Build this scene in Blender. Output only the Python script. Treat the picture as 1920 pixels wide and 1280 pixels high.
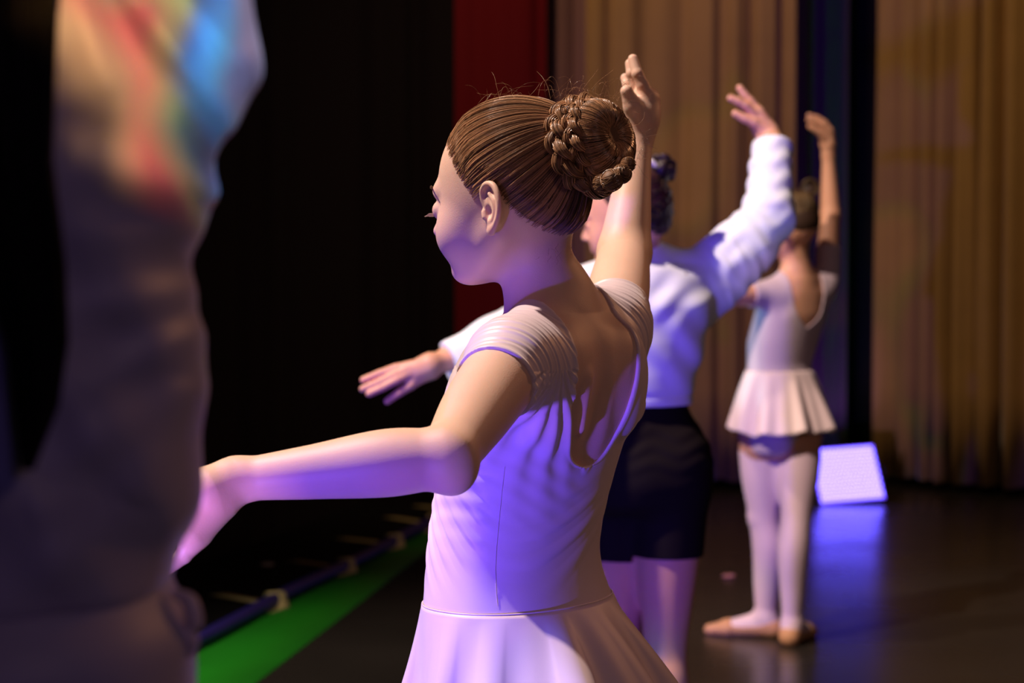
import bpy, math, random
import numpy as np
from mathutils import Vector, Matrix
from math import sin, cos, pi, radians, exp, sqrt

for o in list(bpy.data.objects): bpy.data.objects.remove(o)
SC = bpy.context.scene
COL = SC.collection

# ------------------------------------------------------------------ camera
FPX = 70.0/36.0*1920
CAMZ = 1.17
PITCH = math.atan((640-481)/FPX)
cam_d = bpy.data.cameras.new('camera'); cam = bpy.data.objects.new('camera', cam_d); COL.objects.link(cam)
cam_d.lens = 70; cam_d.sensor_width = 36; cam_d.clip_start = .05; cam_d.clip_end = 100
cam.location = (0, 0, CAMZ); cam.rotation_euler = (pi/2-PITCH, 0, 0)
cam_d.dof.use_dof = True; cam_d.dof.focus_distance = 2.17; cam_d.dof.aperture_fstop = 5.6
SC.camera = cam
FW = np.array([0, cos(PITCH), -sin(PITCH)]); UP = np.array([0, sin(PITCH), cos(PITCH)])
def P(x, y, Y):
    """point of the stage seen at photo position (x, y), Y metres away from the camera"""
    d = FW + np.array([1., 0, 0])*(x-960)/FPX + UP*(640-y)/FPX
    return np.array([0, 0, CAMZ]) + d*(Y/d[1])
def floor_at(x, y, z=0.0):
    d = FW + np.array([1., 0, 0])*(x-960)/FPX + UP*(640-y)/FPX
    return np.array([0, 0, CAMZ]) + d*((z-CAMZ)/d[2])

# ------------------------------------------------------------------ world, exposure
w = bpy.data.worlds.new('dark_hall'); SC.world = w; w.use_nodes = True
w.node_tree.nodes['Background'].inputs[0].default_value = (.30, .25, .42, 1)
w.node_tree.nodes['Background'].inputs[1].default_value = .012
SC.view_settings.view_transform = 'Standard'; SC.view_settings.look = 'None'
SC.view_settings.exposure = 0; SC.view_settings.gamma = 1; SC.view_settings.use_curve_mapping = False
SC.cycles.use_denoising = True
SC.cycles.max_bounces = 5

# ------------------------------------------------------------------ stage lamps and added fills
def spot(name, loc, target, color, power, angle, blend=.5, size=.05, gobo=None):
    l = bpy.data.lights.new(name, 'SPOT'); o = bpy.data.objects.new(name, l); COL.objects.link(o)
    o.location = loc; d = Vector(target)-Vector(loc); o.rotation_euler = d.to_track_quat('-Z', 'Y').to_euler()
    l.energy = power; l.color = color; l.spot_size = radians(angle); l.spot_blend = blend; l.shadow_soft_size = size
    if gobo:
        l.use_nodes = True; gobo(l.node_tree)
    return o
def colour_gobo(nt):
    """pattern slide of a projector: blobs of coloured light with dark between"""
    N = nt.nodes.new; Lk = nt.links.new; em = nt.nodes['Emission']
    tc = N('ShaderNodeTexCoord'); sp = N('ShaderNodeSeparateXYZ'); Lk(tc.outputs['Normal'], sp.inputs[0])
    def mth(op, a, b):
        m = N('ShaderNodeMath'); m.operation = op
        for i, v in enumerate((a, b)):
            if isinstance(v, (int, float)): m.inputs[i].default_value = v
            else: Lk(v, m.inputs[i])
        return m.outputs[0]
    mp = N('ShaderNodeMapping'); mp.inputs['Scale'].default_value = (45, 45, 45); Lk(tc.outputs['Normal'], mp.inputs[0])
    n = N('ShaderNodeTexNoise'); n.inputs['Scale'].default_value = 1.0; n.inputs['Detail'].default_value = 1; n.inputs['Distortion'].default_value = .6; Lk(mp.outputs[0], n.inputs['Vector'])
    u = mth('ADD', mth('MULTIPLY', mth('ADD', mth('MULTIPLY', sp.outputs[0], .93), mth('MULTIPLY', sp.outputs[1], .36)), 13), .5)
    u = mth('ADD', u, mth('MULTIPLY', mth('SUBTRACT', n.outputs['Fac'], .5), .55))
    r = N('ShaderNodeValToRGB'); e = r.color_ramp.elements
    e[0].position = .10; e[0].color = (0, 0, 0, 1); e[1].position = .20; e[1].color = (.75, .40, .12, 1)
    for p, c in ((.30, (.8, .12, .06, 1)), (.38, (.45, .08, .05, 1)), (.42, (.75, .65, .15, 1)), (.46, (.10, .25, .08, 1)), (.52, (.05, .06, .10, 1)), (.57, (.03, .25, 1, 1)), (.61, (.15, .75, .95, 1)),
                 (.65, (.04, .05, .12, 1)), (.71, (.45, .5, .75, 1)), (.76, (.06, .06, .16, 1)), (.84, (.2, .6, .95, 1)), (.93, (0, 0, 0, 1))):
        k = e.new(p); k.color = c
    Lk(u, r.inputs['Fac']); Lk(r.outputs[0], em.inputs['Color'])
def tinted_gobo(nt):
    """blue slide with a few teal and rose streaks in it"""
    em = nt.nodes['Emission']; tc = nt.nodes.new('ShaderNodeTexCoord'); mp = nt.nodes.new('ShaderNodeMapping'); mp.inputs['Scale'].default_value = (16, 9, 12)
    nt.links.new(tc.outputs['Normal'], mp.inputs[0]); n = nt.nodes.new('ShaderNodeTexNoise'); n.inputs['Scale'].default_value = 1.3; n.inputs['Detail'].default_value = 1; n.inputs['Distortion'].default_value = .8
    nt.links.new(mp.outputs[0], n.inputs['Vector']); r = nt.nodes.new('ShaderNodeValToRGB'); e = r.color_ramp.elements
    e[0].position = .33; e[0].color = (.55, .35, 1, 1); e[1].position = .365; e[1].color = (.05, .4, .6, 1)
    for p, c in ((.39, (.13, .06, 1, 1)), (.66, (.13, .06, 1, 1)), (.69, (.7, .25, .9, 1)), (.74, (.5, .3, 1, 1))):
        k = e.new(p); k.color = c
    nt.links.new(n.outputs['Fac'], r.inputs['Fac']); nt.links.new(r.outputs[0], em.inputs['Color'])
key = spot('key_spotlight', (-2.3, 2.4, 4.8), (0, 3.1, 1.1), (1.0, .80, .68), 1500, 74, .5, .08)
blue = spot('blue_footlight', (-1.6, -.3, .12), (.45, 3.9, .40), (1, 1, 1), 700, 38.5, .45, .05, tinted_gobo)
wash = spot('curtain_wash', (-.8, 6.6, 5.4), (1.2, 10, 2.3), (1.0, .64, .40), 360, 84, .8, .3)
fill_warm = spot('warm_fill_light', (3.6, -1.8, 4.2), (.3, 4.5, .8), (1.0, .62, .60), 110, 60, .8, .4)  # warm fill added from the right in place of ambient light
rim = spot('orange_side_light', (2.6, 4.3, 2.6), (.1, 2.3, 1.2), (1.0, .42, .18), 60, 36, .5, .06)
proj = spot('projector', (-2.2, -.8, 1.5), (-.13, 2.16, .66), (.55, .50, 1.0), 80, 6, .35, .02)
fill = spot('violet_fill_light', (.9, -1.4, 1.7), (-.30, 1.1, 1.1), (.36, .24, .95), 8, 26, .5, .2)  # dim fill added to lift the near person's back
gobo_ = spot('pattern_projector', (.35, -1.3, 1.9), (-.170, 1.0, 1.312), (1, 1, 1), 520, 4.8, .3, .01, colour_gobo)
cyan = spot('cyan_side_light', (-3.0, 6.8, 1.0), (.72, 5.95, .93), (.45, .85, 1.0), 260, 7, .4, .03)
gap = spot('violet_wing_light', (1.58, 10.08, .06), (1.69, 10.55, .75), (.4, .2, 1.0), 7, 70, .7, .05)
gl = bpy.data.lights.new('green_edge_light', 'AREA'); go = bpy.data.objects.new('green_edge_light', gl); COL.objects.link(go)  # unseen strip lamp added to turn the curtain edge green
gl.shape = 'RECTANGLE'; gl.size = 4; gl.size_y = .02; gl.energy = 4; gl.spread = radians(50); gl.color = (.02, 1, .05)
go.location = (1.865, 10.34, 2.1); go.rotation_euler = Matrix(((0, 0, -1), (0, 1, 0), (1, 0, 0))).to_euler()
fill_far = spot('upstage_fill_light', (-1.6, 4.9, 4.6), (.85, 6.0, 1.0), (1.0, .80, .68), 420, 22, .6, .08)  # extra warm fill added to brighten the farthest dancer
# ------------------------------------------------------------------ materials
def mat(name, col, rough=.6, spec=.4, noise=0, nscale=20, sss=0, sheen=0, bump=0, bscale=200, aniso=0, attr=None, metal=0, emit=None, coat=0):
    m = bpy.data.materials.new(name); m.use_nodes = True; nt = m.node_tree; b = nt.nodes['Principled BSDF']
    b.inputs['Base Color'].default_value = (*col, 1); b.inputs['Roughness'].default_value = rough
    b.inputs['Specular IOR Level'].default_value = spec; b.inputs['Metallic'].default_value = metal
    b.inputs['Coat Weight'].default_value = coat
    tc = nt.nodes.new('ShaderNodeTexCoord')
    if noise or attr:
        n = nt.nodes.new('ShaderNodeTexNoise'); n.inputs['Scale'].default_value = nscale; n.inputs['Detail'].default_value = 4
        nt.links.new(tc.outputs['Object'], n.inputs['Vector'])
        mx = nt.nodes.new('ShaderNodeMix'); mx.data_type = 'RGBA'
        mx.inputs[6].default_value = (*[c*(1-noise) for c in col], 1); mx.inputs[7].default_value = (*[min(1, c*(1+noise)) for c in col], 1)
        if attr:
            a = nt.nodes.new('ShaderNodeAttribute'); a.attribute_name = attr
            mx.inputs[6].default_value = (*[c*.30 for c in col], 1); mx.inputs[7].default_value = (*[min(1, c*1.8) for c in col], 1)
            nt.links.new(a.outputs['Fac'], mx.inputs[0])
        else:
            nt.links.new(n.outputs['Fac'], mx.inputs[0])
        nt.links.new(mx.outputs[2], b.inputs['Base Color'])
    if sss:
        b.inputs['Subsurface Weight'].default_value = sss; b.inputs['Subsurface Radius'].default_value = (1, .35, .2)
        b.inputs['Subsurface Scale'].default_value = .008
    if sheen:
        b.inputs['Sheen Weight'].default_value = sheen; b.inputs['Sheen Roughness'].default_value = .4
    if bump:
        n2 = nt.nodes.new('ShaderNodeTexNoise'); n2.inputs['Scale'].default_value = bscale; n2.inputs['Detail'].default_value = 3
        nt.links.new(tc.outputs['Object'], n2.inputs['Vector'])
        bp = nt.nodes.new('ShaderNodeBump'); bp.inputs['Strength'].default_value = bump; bp.inputs['Distance'].default_value = .002
        nt.links.new(n2.outputs['Fac'], bp.inputs['Height']); nt.links.new(bp.outputs[0], b.inputs['Normal'])
    if aniso: b.inputs['Anisotropic'].default_value = aniso
    if emit:
        b.inputs['Emission Color'].default_value = (*emit[0], 1); b.inputs['Emission Strength'].default_value = emit[1]
    return m

M = dict(
    skin=mat('skin', (.72, .46, .345), .5, .35, noise=.06, nscale=30, sss=.25, bump=.12, bscale=700),
    skin_tan=mat('skin_tan', (.72, .36, .22), .5, .35, noise=.06, nscale=30, sss=.2),
    skin_legs=mat('skin_legs', (.5, .27, .2), .5, .35, noise=.05, sss=.1),
    leotard=mat('leotard_cloth', (.68, .54, .57), .42, .4, noise=.02, sheen=.3, bump=.10, bscale=1500),
    skirt=mat('skirt_cloth', (.70, .56, .59), .45, .4, sheen=.3, bump=.08, bscale=1500),
    leotard2=mat('leotard_pink_cloth', (.62, .47, .52), .6, .3, sheen=.2),
    skirt2=mat('skirt_pink_cloth', (.88, .66, .64), .6, .3, sheen=.2),
    tights=mat('tights', (.74, .52, .58), .6, .3, noise=.03, nscale=60, sheen=.3),
    slipper=mat('slipper_canvas', (.62, .30, .16), .6, .3, noise=.05),
    sweat=mat('white_sweatshirt', (.86, .86, .9), .8, .2, noise=.02, sheen=.3),
    shorts=mat('black_knit', (.009, .005, .005), .8, .12),
    shirt=mat('pale_satin', (.42, .38, .50), .5, .4, noise=.03, nscale=8, sheen=.2),
    hair=mat('light_brown_hair', (.30, .155, .078), .27, .6, attr='tone', aniso=.4),
    hairbase=mat('light_brown_hair_base', (.17, .085, .045), .6, .3),
    dark_hair=mat('dark_brown_hair', (.10, .036, .02), .45, .5, attr='tone'),
    dark_base=mat('dark_hair_base', (.03, .014, .01), .5, .4, noise=.3, nscale=60),
    black_hair=mat('black_hair', (.005, .003, .0025), .6, .12, attr='tone'),
    olive_hair=mat('golden_brown_hair', (.13, .075, .03), .45, .4, attr='tone'),
    olive_base=mat('golden_brown_base', (.05, .024, .014), .5, .4, noise=.3, nscale=50),
    eye=mat('eye_white', (.7, .68, .66), .15, .5), iris=mat('iris', (.05, .04, .03), .2, .5),
    lip=mat('lip', (.5, .16, .13), .4, .5), lash=mat('lash', (.35, .2, .14), .5, .3), brow=mat('brow', (.10, .05, .03), .6, .3),
    pin=mat('hairpin_metal', (.03, .02, .02), .3, .6, metal=.8), nail=mat('nail', (.75, .45, .38), .25, .5),
    stitch=mat('stitching', (.85, .72, .70), .6, .2),
)

# ------------------------------------------------------------------ mesh helpers
def link(me, name, material=None, parent=None, smooth=True):
    o = bpy.data.objects.new(name, me); COL.objects.link(o)
    if material: me.materials.append(material)
    if parent is not None: o.parent = parent
    if smooth and me.polygons:
        me.polygons.foreach_set('use_smooth', [True]*len(me.polygons))
    return o
def tag(o, label=None, cat=None, group=None, kind=None):
    for k, v in (('label', label), ('category', cat), ('group', group), ('kind', kind)):
        if v: o[k] = v
    return o
def rawmesh(name, V, F, material, parent=None, smooth=True, tone=None):
    me = bpy.data.meshes.new(name)
    V = np.asarray(V, dtype=np.float32); F = np.asarray(F, dtype=np.int32)
    n = F.shape[1]
    me.vertices.add(len(V)); me.vertices.foreach_set('co', V.ravel())
    me.loops.add(F.size); me.loops.foreach_set('vertex_index', F.ravel())
    me.polygons.add(len(F)); me.polygons.foreach_set('loop_start', np.arange(0, F.size, n, dtype=np.int32))
    me.polygons.foreach_set('loop_total', np.full(len(F), n, dtype=np.int32))
    me.update(calc_edges=True); me.validate()
    if tone is not None:
        a = me.attributes.new('tone', 'FLOAT', 'POINT'); a.data.foreach_set('value', np.asarray(tone, dtype=np.float32))
    return link(me, name, material, parent, smooth)

def tubes(name, paths, radii, material, parent=None, sides=4, tones=None, taper=True):
    """many hair-like tubes as one mesh; paths (N,n,3)"""
    VV, FF, TT = [], [], []; base = 0
    for q, p in enumerate(paths):
        p = np.asarray(p, float); n = len(p); r = radii[q] if hasattr(radii, '__len__') else radii
        t = np.gradient(p, axis=0); t /= np.linalg.norm(t, axis=1)[:, None]+1e-12
        ref = np.array([.31, .17, .93]); u = np.cross(t, ref); u /= np.linalg.norm(u, axis=1)[:, None]+1e-9
        v = np.cross(t, u)
        rr = np.full(n, r) if np.isscalar(r) else np.asarray(r)
        if taper:
            rr = rr.copy(); rr[0] *= .4; rr[-1] *= .3
        ang = np.arange(sides)*2*pi/sides
        ring = p[:, None, :] + rr[:, None, None]*(np.cos(ang)[None, :, None]*u[:, None, :] + np.sin(ang)[None, :, None]*v[:, None, :])
        VV.append(ring.reshape(-1, 3))
        i = np.arange(n-1)[:, None]*sides; j = np.arange(sides)[None, :]; j2 = (j+1) % sides
        FF.append((np.stack([i+j, i+j2, i+sides+j2, i+sides+j], -1).reshape(-1, 4))+base)
        base += n*sides
        TT.append(np.full(n*sides, tones[q] if tones is not None else .5))
    return rawmesh(name, np.concatenate(VV), np.concatenate(FF), material, parent, True, np.concatenate(TT))

def boxmesh(name, size, loc, material, parent=None, rot=(0, 0, 0), bevel=.004):
    import bmesh
    bm = bmesh.new(); bmesh.ops.create_cube(bm, size=1)
    for v in bm.verts: v.co = Vector((v.co.x*size[0], v.co.y*size[1], v.co.z*size[2]))
    if bevel: bmesh.ops.bevel(bm, geom=bm.edges[:], offset=bevel, segments=2, affect='EDGES')
    me = bpy.data.meshes.new(name); bm.to_mesh(me); bm.free()
    o = link(me, name, material, parent, False); o.location = loc; o.rotation_euler = rot
    return o

# ------------------------------------------------------------------ implicit body modeller
def nrm(v): v = np.asarray(v, float); return v/np.linalg.norm(v)
def smin(a, b, k):
    if k <= 0: return np.minimum(a, b)
    h = np.clip(.5+.5*(b-a)/k, 0, 1); return b+(a-b)*h-k*h*(1-h)
class Field:
    def __init__(s): s.pr = []; s.grow = 0.0; s.post = []
    def copy(s, tags=None, grow=0.0, exclude=None):
        f = Field(); f.grow = grow
        f.pr = [p for p in s.pr if (tags is None or p['tag'] in tags) and not (exclude and p['tag'] in exclude)]; return f
    def rc(s, a, b, ra, rb, k=.01, tag='b', op=1):
        a = np.asarray(a, float); b = np.asarray(b, float); r = max(ra, rb)
        s.pr.append(dict(t='rc', a=a, b=b, ra=ra, rb=rb, k=k, tag=tag, op=op, lo=np.minimum(a, b)-r, hi=np.maximum(a, b)+r)); return s
    def chain(s, pts, rs, k=.01, tag='b'):
        for i in range(len(pts)-1): s.rc(pts[i], pts[i+1], rs[i], rs[i+1], k if i == 0 else min(k, .012), tag)
    def limb(s, pts, rs, k=.02, tag='b', sub=5):
        """smooth tapering limb through the given joints"""
        p = np.asarray(pts, float); n = len(p); q = np.vstack([2*p[0]-p[1], p, 2*p[-1]-p[-2]]); r = np.concatenate([[rs[0]], rs, [rs[-1]]]); C, R = [], []
        for i in range(n-1):
            for t in np.linspace(0, 1, sub, endpoint=False):
                b = np.array([-.5*t+t*t-.5*t**3, 1-2.5*t*t+1.5*t**3, .5*t+2*t*t-1.5*t**3, -.5*t*t+.5*t**3]); C.append(b@q[i:i+4]); R.append(b@r[i:i+4])
        C.append(p[-1]); R.append(rs[-1]); C = np.array(C); R = np.array(R); m = R.max()
        s.pr.append(dict(t='limb', C=C, R=R, q=q, qr=r, sub=sub, k=k, tag=tag, op=1, lo=C.min(0)-m, hi=C.max(0)+m)); return s
    def ell(s, c, r, R=None, k=.01, tag='b', op=1):
        c = np.asarray(c, float); r = np.asarray(r, float)*np.ones(3); m = r.max()
        R = np.eye(3) if R is None else np.asarray(R)
        s.pr.append(dict(t='ell', c=c, r=r, R=R, k=k, tag=tag, op=op, lo=c-m, hi=c+m)); return s
    def loft(s, st, yaw, k=.02, tag='torso', ex=2.25):
        """st rows: z, cx, cy, half width, half depth front, half depth back"""
        st = np.array(sorted(st), float); m = st[:, 3:].max()
        s.pr.append(dict(t='loft', st=st, yaw=yaw, k=k, tag=tag, op=1, ex=ex,
                         lo=np.array([st[:, 1].min()-m, st[:, 2].min()-m, st[0, 0]]), hi=np.array([st[:, 1].max()+m, st[:, 2].max()+m, st[-1, 0]]))); return s
    def pe(s, p, X):
        if p['t'] == 'rc':
            ba = p['b']-p['a']; L = ba@ba+1e-12; pa = X-p['a']; h = np.clip(pa@ba/L, 0, 1)
            return np.linalg.norm(pa-h[..., None]*ba, axis=-1)-(p['ra']+(p['rb']-p['ra'])*h)
        if p['t'] == 'limb':
            C, R, q, qr, sub = p['C'], p['R'], p['q'], p['qr'], p['sub']; D = np.full(X.shape[:-1], 9.); S = np.zeros(X.shape[:-1])
            for i in range(len(C)-1):
                ba = C[i+1]-C[i]; h = np.clip(((X-C[i])@ba)/(ba@ba+1e-12), 0, 1)
                d = np.linalg.norm(X-C[i]-h[..., None]*ba, axis=-1)-(R[i]+(R[i+1]-R[i])*h)
                m = d < D; D = np.where(m, d, D); S = np.where(m, (i+h)/sub, S)
            nseg = len(q)-3
            def cur(S):
                i = np.minimum(S.astype(int), nseg-1); t = S-i
                b = (-.5*t+t*t-.5*t**3, 1-2.5*t*t+1.5*t**3, .5*t+2*t*t-1.5*t**3, -.5*t*t+.5*t**3)
                db = (-.5+2*t-1.5*t*t, -5*t+4.5*t*t, .5+4*t-4.5*t*t, -t+1.5*t*t)
                return sum(w[..., None]*q[i+j] for j, w in enumerate(b)), sum(w[..., None]*q[i+j] for j, w in enumerate(db)), sum(w*qr[i+j] for j, w in enumerate(b))
            for _ in range(2):
                c, dc, r = cur(S); S = np.clip(S+((X-c)*dc).sum(-1)/((dc*dc).sum(-1)+1e-12), 0, nseg)
            c, dc, r = cur(S); D = np.linalg.norm(X-c, axis=-1)-r
            return D
        if p['t'] == 'ell':
            q = (X-p['c'])@p['R']; k0 = np.linalg.norm(q/p['r'], axis=-1); k1 = np.linalg.norm(q/p['r']**2, axis=-1)+1e-9
            return k0*(k0-1)/k1
        st = p['st']; z = X[..., 2]; zz = np.clip(z, st[0, 0], st[-1, 0])
        # smooth interpolation of stations
        g = [np.interp(zz, p['fz'], p['fv'][:, i]) for i in range(5)] if 'fz' in p else None
        if g is None:
            fz = np.linspace(st[0, 0], st[-1, 0], 160); fv = np.stack([np.interp(fz, st[:, 0], st[:, i+1]) for i in range(5)], 1)
            ker = np.hanning(17); ker /= ker.sum(); pad = np.pad(fv, ((8, 8), (0, 0)), mode='reflect', reflect_type='odd')
            fv = np.stack([np.convolve(pad[:, i], ker, 'valid') for i in range(5)], 1)
            p['fz'] = fz; p['fv'] = fv; g = [np.interp(zz, fz, fv[:, i]) for i in range(5)]
        a = p['yaw']; l = (-cos(a), -sin(a)); f = (-sin(a), cos(a)); dx = X[..., 0]-g[0]; dy = X[..., 1]-g[1]
        u = dx*l[0]+dy*l[1]; v = dx*f[0]+dy*f[1]; d = np.where(v > 0, g[3], g[4]); e = p['ex']
        k0 = (np.abs(u/g[2])**e+np.abs(v/d)**e)**(1/e)
        rad = np.sqrt(u*u+v*v)+1e-9
        d2 = (k0-1)*rad/np.maximum(k0, 1e-3)
        d2 = np.where(k0 < .3, -np.minimum(g[2], d)*.7, d2)
        dz = np.maximum(st[0, 0]-z, z-st[-1, 0])
        r = .02
        return np.minimum(np.maximum(d2+r, dz+r), 0)+np.sqrt(np.maximum(d2+r, 0)**2+np.maximum(dz+r, 0)**2)-r
    def ev(s, X, size=0.0):
        """X (B,m,3); size = block half diagonal for culling"""
        c = X.mean(1); D = np.full(X.shape[:2], .5)
        for p in s.pr:
            mg = size+p['k']+.02+s.grow
            mk = np.all((c > p['lo']-mg) & (c < p['hi']+mg), axis=1)
            if not mk.any(): continue
            d = s.pe(p, X[mk])
            if p['op'] > 0: D[mk] = smin(D[mk], d-(s.grow if p['tag'] != 'nogrow' else 0), p['k'])
            else: D[mk] = -smin(-D[mk], d, p['k'])
        for f in s.post: D = f(X, D)
        return D
    def mesh(s, name, vox, material, parent=None, n=10, tone=None):
        lo = np.min([p['lo'] for p in s.pr if p['op'] > 0], 0)-.03-s.grow; hi = np.max([p['hi'] for p in s.pr if p['op'] > 0], 0)+.03+s.grow
        bs = vox*n; nb = np.ceil((hi-lo)/bs).astype(int)
        g = np.stack(np.meshgrid(*[np.arange(k) for k in nb], indexing='ij'), -1).reshape(-1, 3)
        keep = []
        for i in range(0, len(g), 200000):
            q = g[i:i+200000]; C = lo+(q+.5)*bs
            D = s.ev(C[:, None, :], bs*2)[:, 0]; keep.append(q[np.abs(D) < bs*1.02])
        g = np.concatenate(keep)
        a = np.arange(n+1); off = np.stack(np.meshgrid(a, a, a, indexing='ij'), -1).reshape(-1, 3)
        BIG = (nb*n+4).astype(np.int64)
        def cid(c): c = c.astype(np.int64)+1; return (c[..., 0]*BIG[1]+c[..., 1])*BIG[2]+c[..., 2]
        ids, pos, quads = [], [], []
        corner = np.array([(x, y, z) for x in (0, 1) for y in (0, 1) for z in (0, 1)])
        E = [(i, j) for i in range(8) for j in range(i+1, 8) if np.abs(corner[i]-corner[j]).sum() == 1]
        for i in range(0, len(g), 400):
            q = g[i:i+400]; X = lo+(q[:, None, :]*n+off[None])*vox
            D = s.ev(X, bs*.87).reshape(-1, n+1, n+1, n+1); S = D < 0
            cs = np.stack([S[:, x:x+n, y:y+n, z:z+n] for x, y, z in corner], -1); cr = cs.any(-1) & ~cs.all(-1)
            b, ci, cj, ck = np.nonzero(cr)
            if len(b) == 0: continue
            dv = np.stack([D[b, ci+x, cj+y, ck+z] for x, y, z in corner], -1)
            sm = np.zeros((len(b), 3)); cnt = np.zeros(len(b))
            for e0, e1 in E:
                d0, d1 = dv[:, e0], dv[:, e1]; m = (d0 < 0) != (d1 < 0); t = np.where(m, d0/(d0-d1+1e-15), 0)
                sm += m[:, None]*(corner[e0]+t[:, None]*(corner[e1]-corner[e0])); cnt += m
            cell = q[b]*n+np.stack([ci, cj, ck], -1)
            ids.append(cid(cell)); pos.append(lo+(cell+sm/cnt[:, None])*vox)
            for ax in range(3):
                sl = [slice(0, n)]*3; s2 = list(sl); s2[ax] = slice(1, n+1)
                A = S[(slice(None), *sl)]; B = S[(slice(None), *s2)]
                bb, x, y, z = np.nonzero(A != B); gp = q[bb]*n+np.stack([x, y, z], -1); inside = A[bb, x, y, z]
                u, v = [(1, 2), (2, 0), (0, 1)][ax]; eu = np.zeros(3, int); eu[u] = 1; ev_ = np.zeros(3, int); ev_[v] = 1
                Q = np.stack([cid(gp-eu-ev_), cid(gp-ev_), cid(gp), cid(gp-eu)], -1)
                Q[~inside] = Q[~inside][:, ::-1]; quads.append(Q)
        ids = np.concatenate(ids); pos = np.concatenate(pos); quads = np.concatenate(quads)
        o = np.argsort(ids); ids = ids[o]; pos = pos[o]
        ix = np.searchsorted(ids, quads); ix = np.clip(ix, 0, len(ids)-1); ok = (ids[ix] == quads).all(1); F = ix[ok]
        # project on the surface and take exact normals
        def grad(Q):
            h = vox*.6; G = np.zeros_like(Q)
            for ax in range(3):
                e = np.zeros(3); e[ax] = h
                G[:, ax] = s.ev((Q+e)[:, None, :], vox*2)[:, 0]-s.ev((Q-e)[:, None, :], vox*2)[:, 0]
            return G/(2*h)
        G = grad(pos); g2 = np.maximum((G*G).sum(1), .15); d = s.ev(pos[:, None, :], vox*2)[:, 0]
        step = -(d/g2)[:, None]*G; ln = np.linalg.norm(step, axis=1)[:, None]+1e-12; pos = pos+step*np.minimum(1, vox*.5/ln)
        G = grad(pos); N = G/(np.linalg.norm(G, axis=1)[:, None]+1e-9)
        tn = tone(pos) if tone is not None else None
        ob = rawmesh(name, pos, F, material, parent, True, tn)
        try:
            if len(ob.data.vertices) == len(N): ob.data.normals_split_custom_set_from_vertices(N)
        except Exception as ex: print('normals', ex)
        return ob

def frame(yaw, pitch=0, roll=0):
    """columns: forward, left, up"""
    f = np.array([-sin(yaw), cos(yaw), 0]); l = np.array([-cos(yaw), -sin(yaw), 0]); u = np.array([0, 0, 1.])
    f2 = f*cos(pitch)-u*sin(pitch); u2 = u*cos(pitch)+f*sin(pitch)
    l3 = l*cos(roll)+u2*sin(roll); u3 = u2*cos(roll)-l*sin(roll)
    return np.stack([f2, l3, u3], 1)

def head(F, O, R, s=1.0, ears=True):
    L = lambda *p: O+R@(np.array(p)*s)
    def ell(c, r, k, op=1, tag='head', R2=None): F.ell(L(*c), np.array(r)*s, R if R2 is None else R@R2, k*s, tag, op)
    def rc(a, b, ra, rb, k, tag='head'): F.rc(L(*a), L(*b), ra*s, rb*s, k*s, tag)
    ell((-.004, 0, .046), (.090, .073, .079), .01, tag='cran')
    ell((-.012, 0, .0), (.072, .060, .052), .03, tag='cran')
    ell((.034, 0, .004), (.056, .058, .080), .02)
    ell((.042, 0, -.038), (.042, .040, .036), .02)
    for y in (-1, 1):
        rc((-.004, y*.047, -.030), (.058, y*.016, -.068), .015, .013, .022)
        ell((.056, y*.034, -.026), (.026, .024, .028), .022)
        rc((.078, y*.032, .026), (.086, y*.010, .023), .009, .010, .014)
    ell((.068, 0, -.070), (.016, .018, .012), .014)
    for y in (-1, 1): ell((.100, y*.030, .005), (.017, .019, .012), .012, -1)
    for y in (-1, 1): ell((.0785, y*.030, .004), (.0125, .0135, .0125), .003)
    rc((.086, 0, .014), (.103, 0, -.018), .0055, .0080, .012)
    for y in (-1, 1): ell((.094, y*.008, -.023), (.007, .0055, .0055), .004)
    for y in (-1, 1):
        rc((.0885, y*.004, -.041), (.080, y*.019, -.045), .0042, .0028, .005)
        rc((.0870, y*.003, -.050), (.079, y*.018, -.047), .0048, .0028, .005)
    ell((.080, 0, -.058), (.006, .014, .004), .008, -1)
    if ears:
        for y in (-1, 1):
            def e(x, o, z): return (x-.009, y*(.0655+o), z-.005)
            Ry = np.array([[cos(.50), y*sin(.50), 0], [-y*sin(.50), cos(.50), 0], [0, 0, 1.]])
            ell(e(-.007, .0085, .004), (.0135, .0030, .0255), .004, tag='ear', R2=Ry)
            rc(e(-.002, -.002, .010), e(-.002, -.002, -.008), .009, .009, .008, 'ear')
            pts = [(.004, .003, .004), (.0080, .0045, .014), (.0068, .007, .0245), (-.001, .0105, .0305), (-.0110, .0140, .0285), (-.0175, .0165, .0195), (-.0200, .0175, .007), (-.0180, .0165, -.005), (-.0125, .0140, -.0145), (-.006, .011, -.0215), (.000, .0075, -.0235)]
            F.limb([L(*e(*q)) for q in pts], [.0026*s, .0032*s, .0034*s, .0035*s, .0036*s, .0036*s, .0036*s, .0034*s, .0032*s, .0032*s, .003*s], .003*s, 'ear')
            ell(e(-.0035, .0100, -.0205), (.0072, .0036, .0080), .004, tag='ear', R2=Ry)
            ell(e(.0005, .0125, -.0015), (.0062, .0080, .0082), .003, -1, tag='ear')
            ell(e(-.0055, .0150, .0150), (.0062, .0048, .0090), .003, -1, tag='ear', R2=Ry)
            F.limb([L(*e(*q)) for q in [(-.0045, .0115, .019), (-.0105, .0135, .010), (-.0120, .0140, .000), (-.0085, .0125, -.0095), (-.002, .0095, -.0125)]], [.0022*s, .0026*s, .0027*s, .0028*s, .0028*s], .003*s, 'ear')
            rc(e(.0075, .004, -.001), e(.0065, .0058, -.0065), .0040, .0034, .003, 'ear')
    return L

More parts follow.
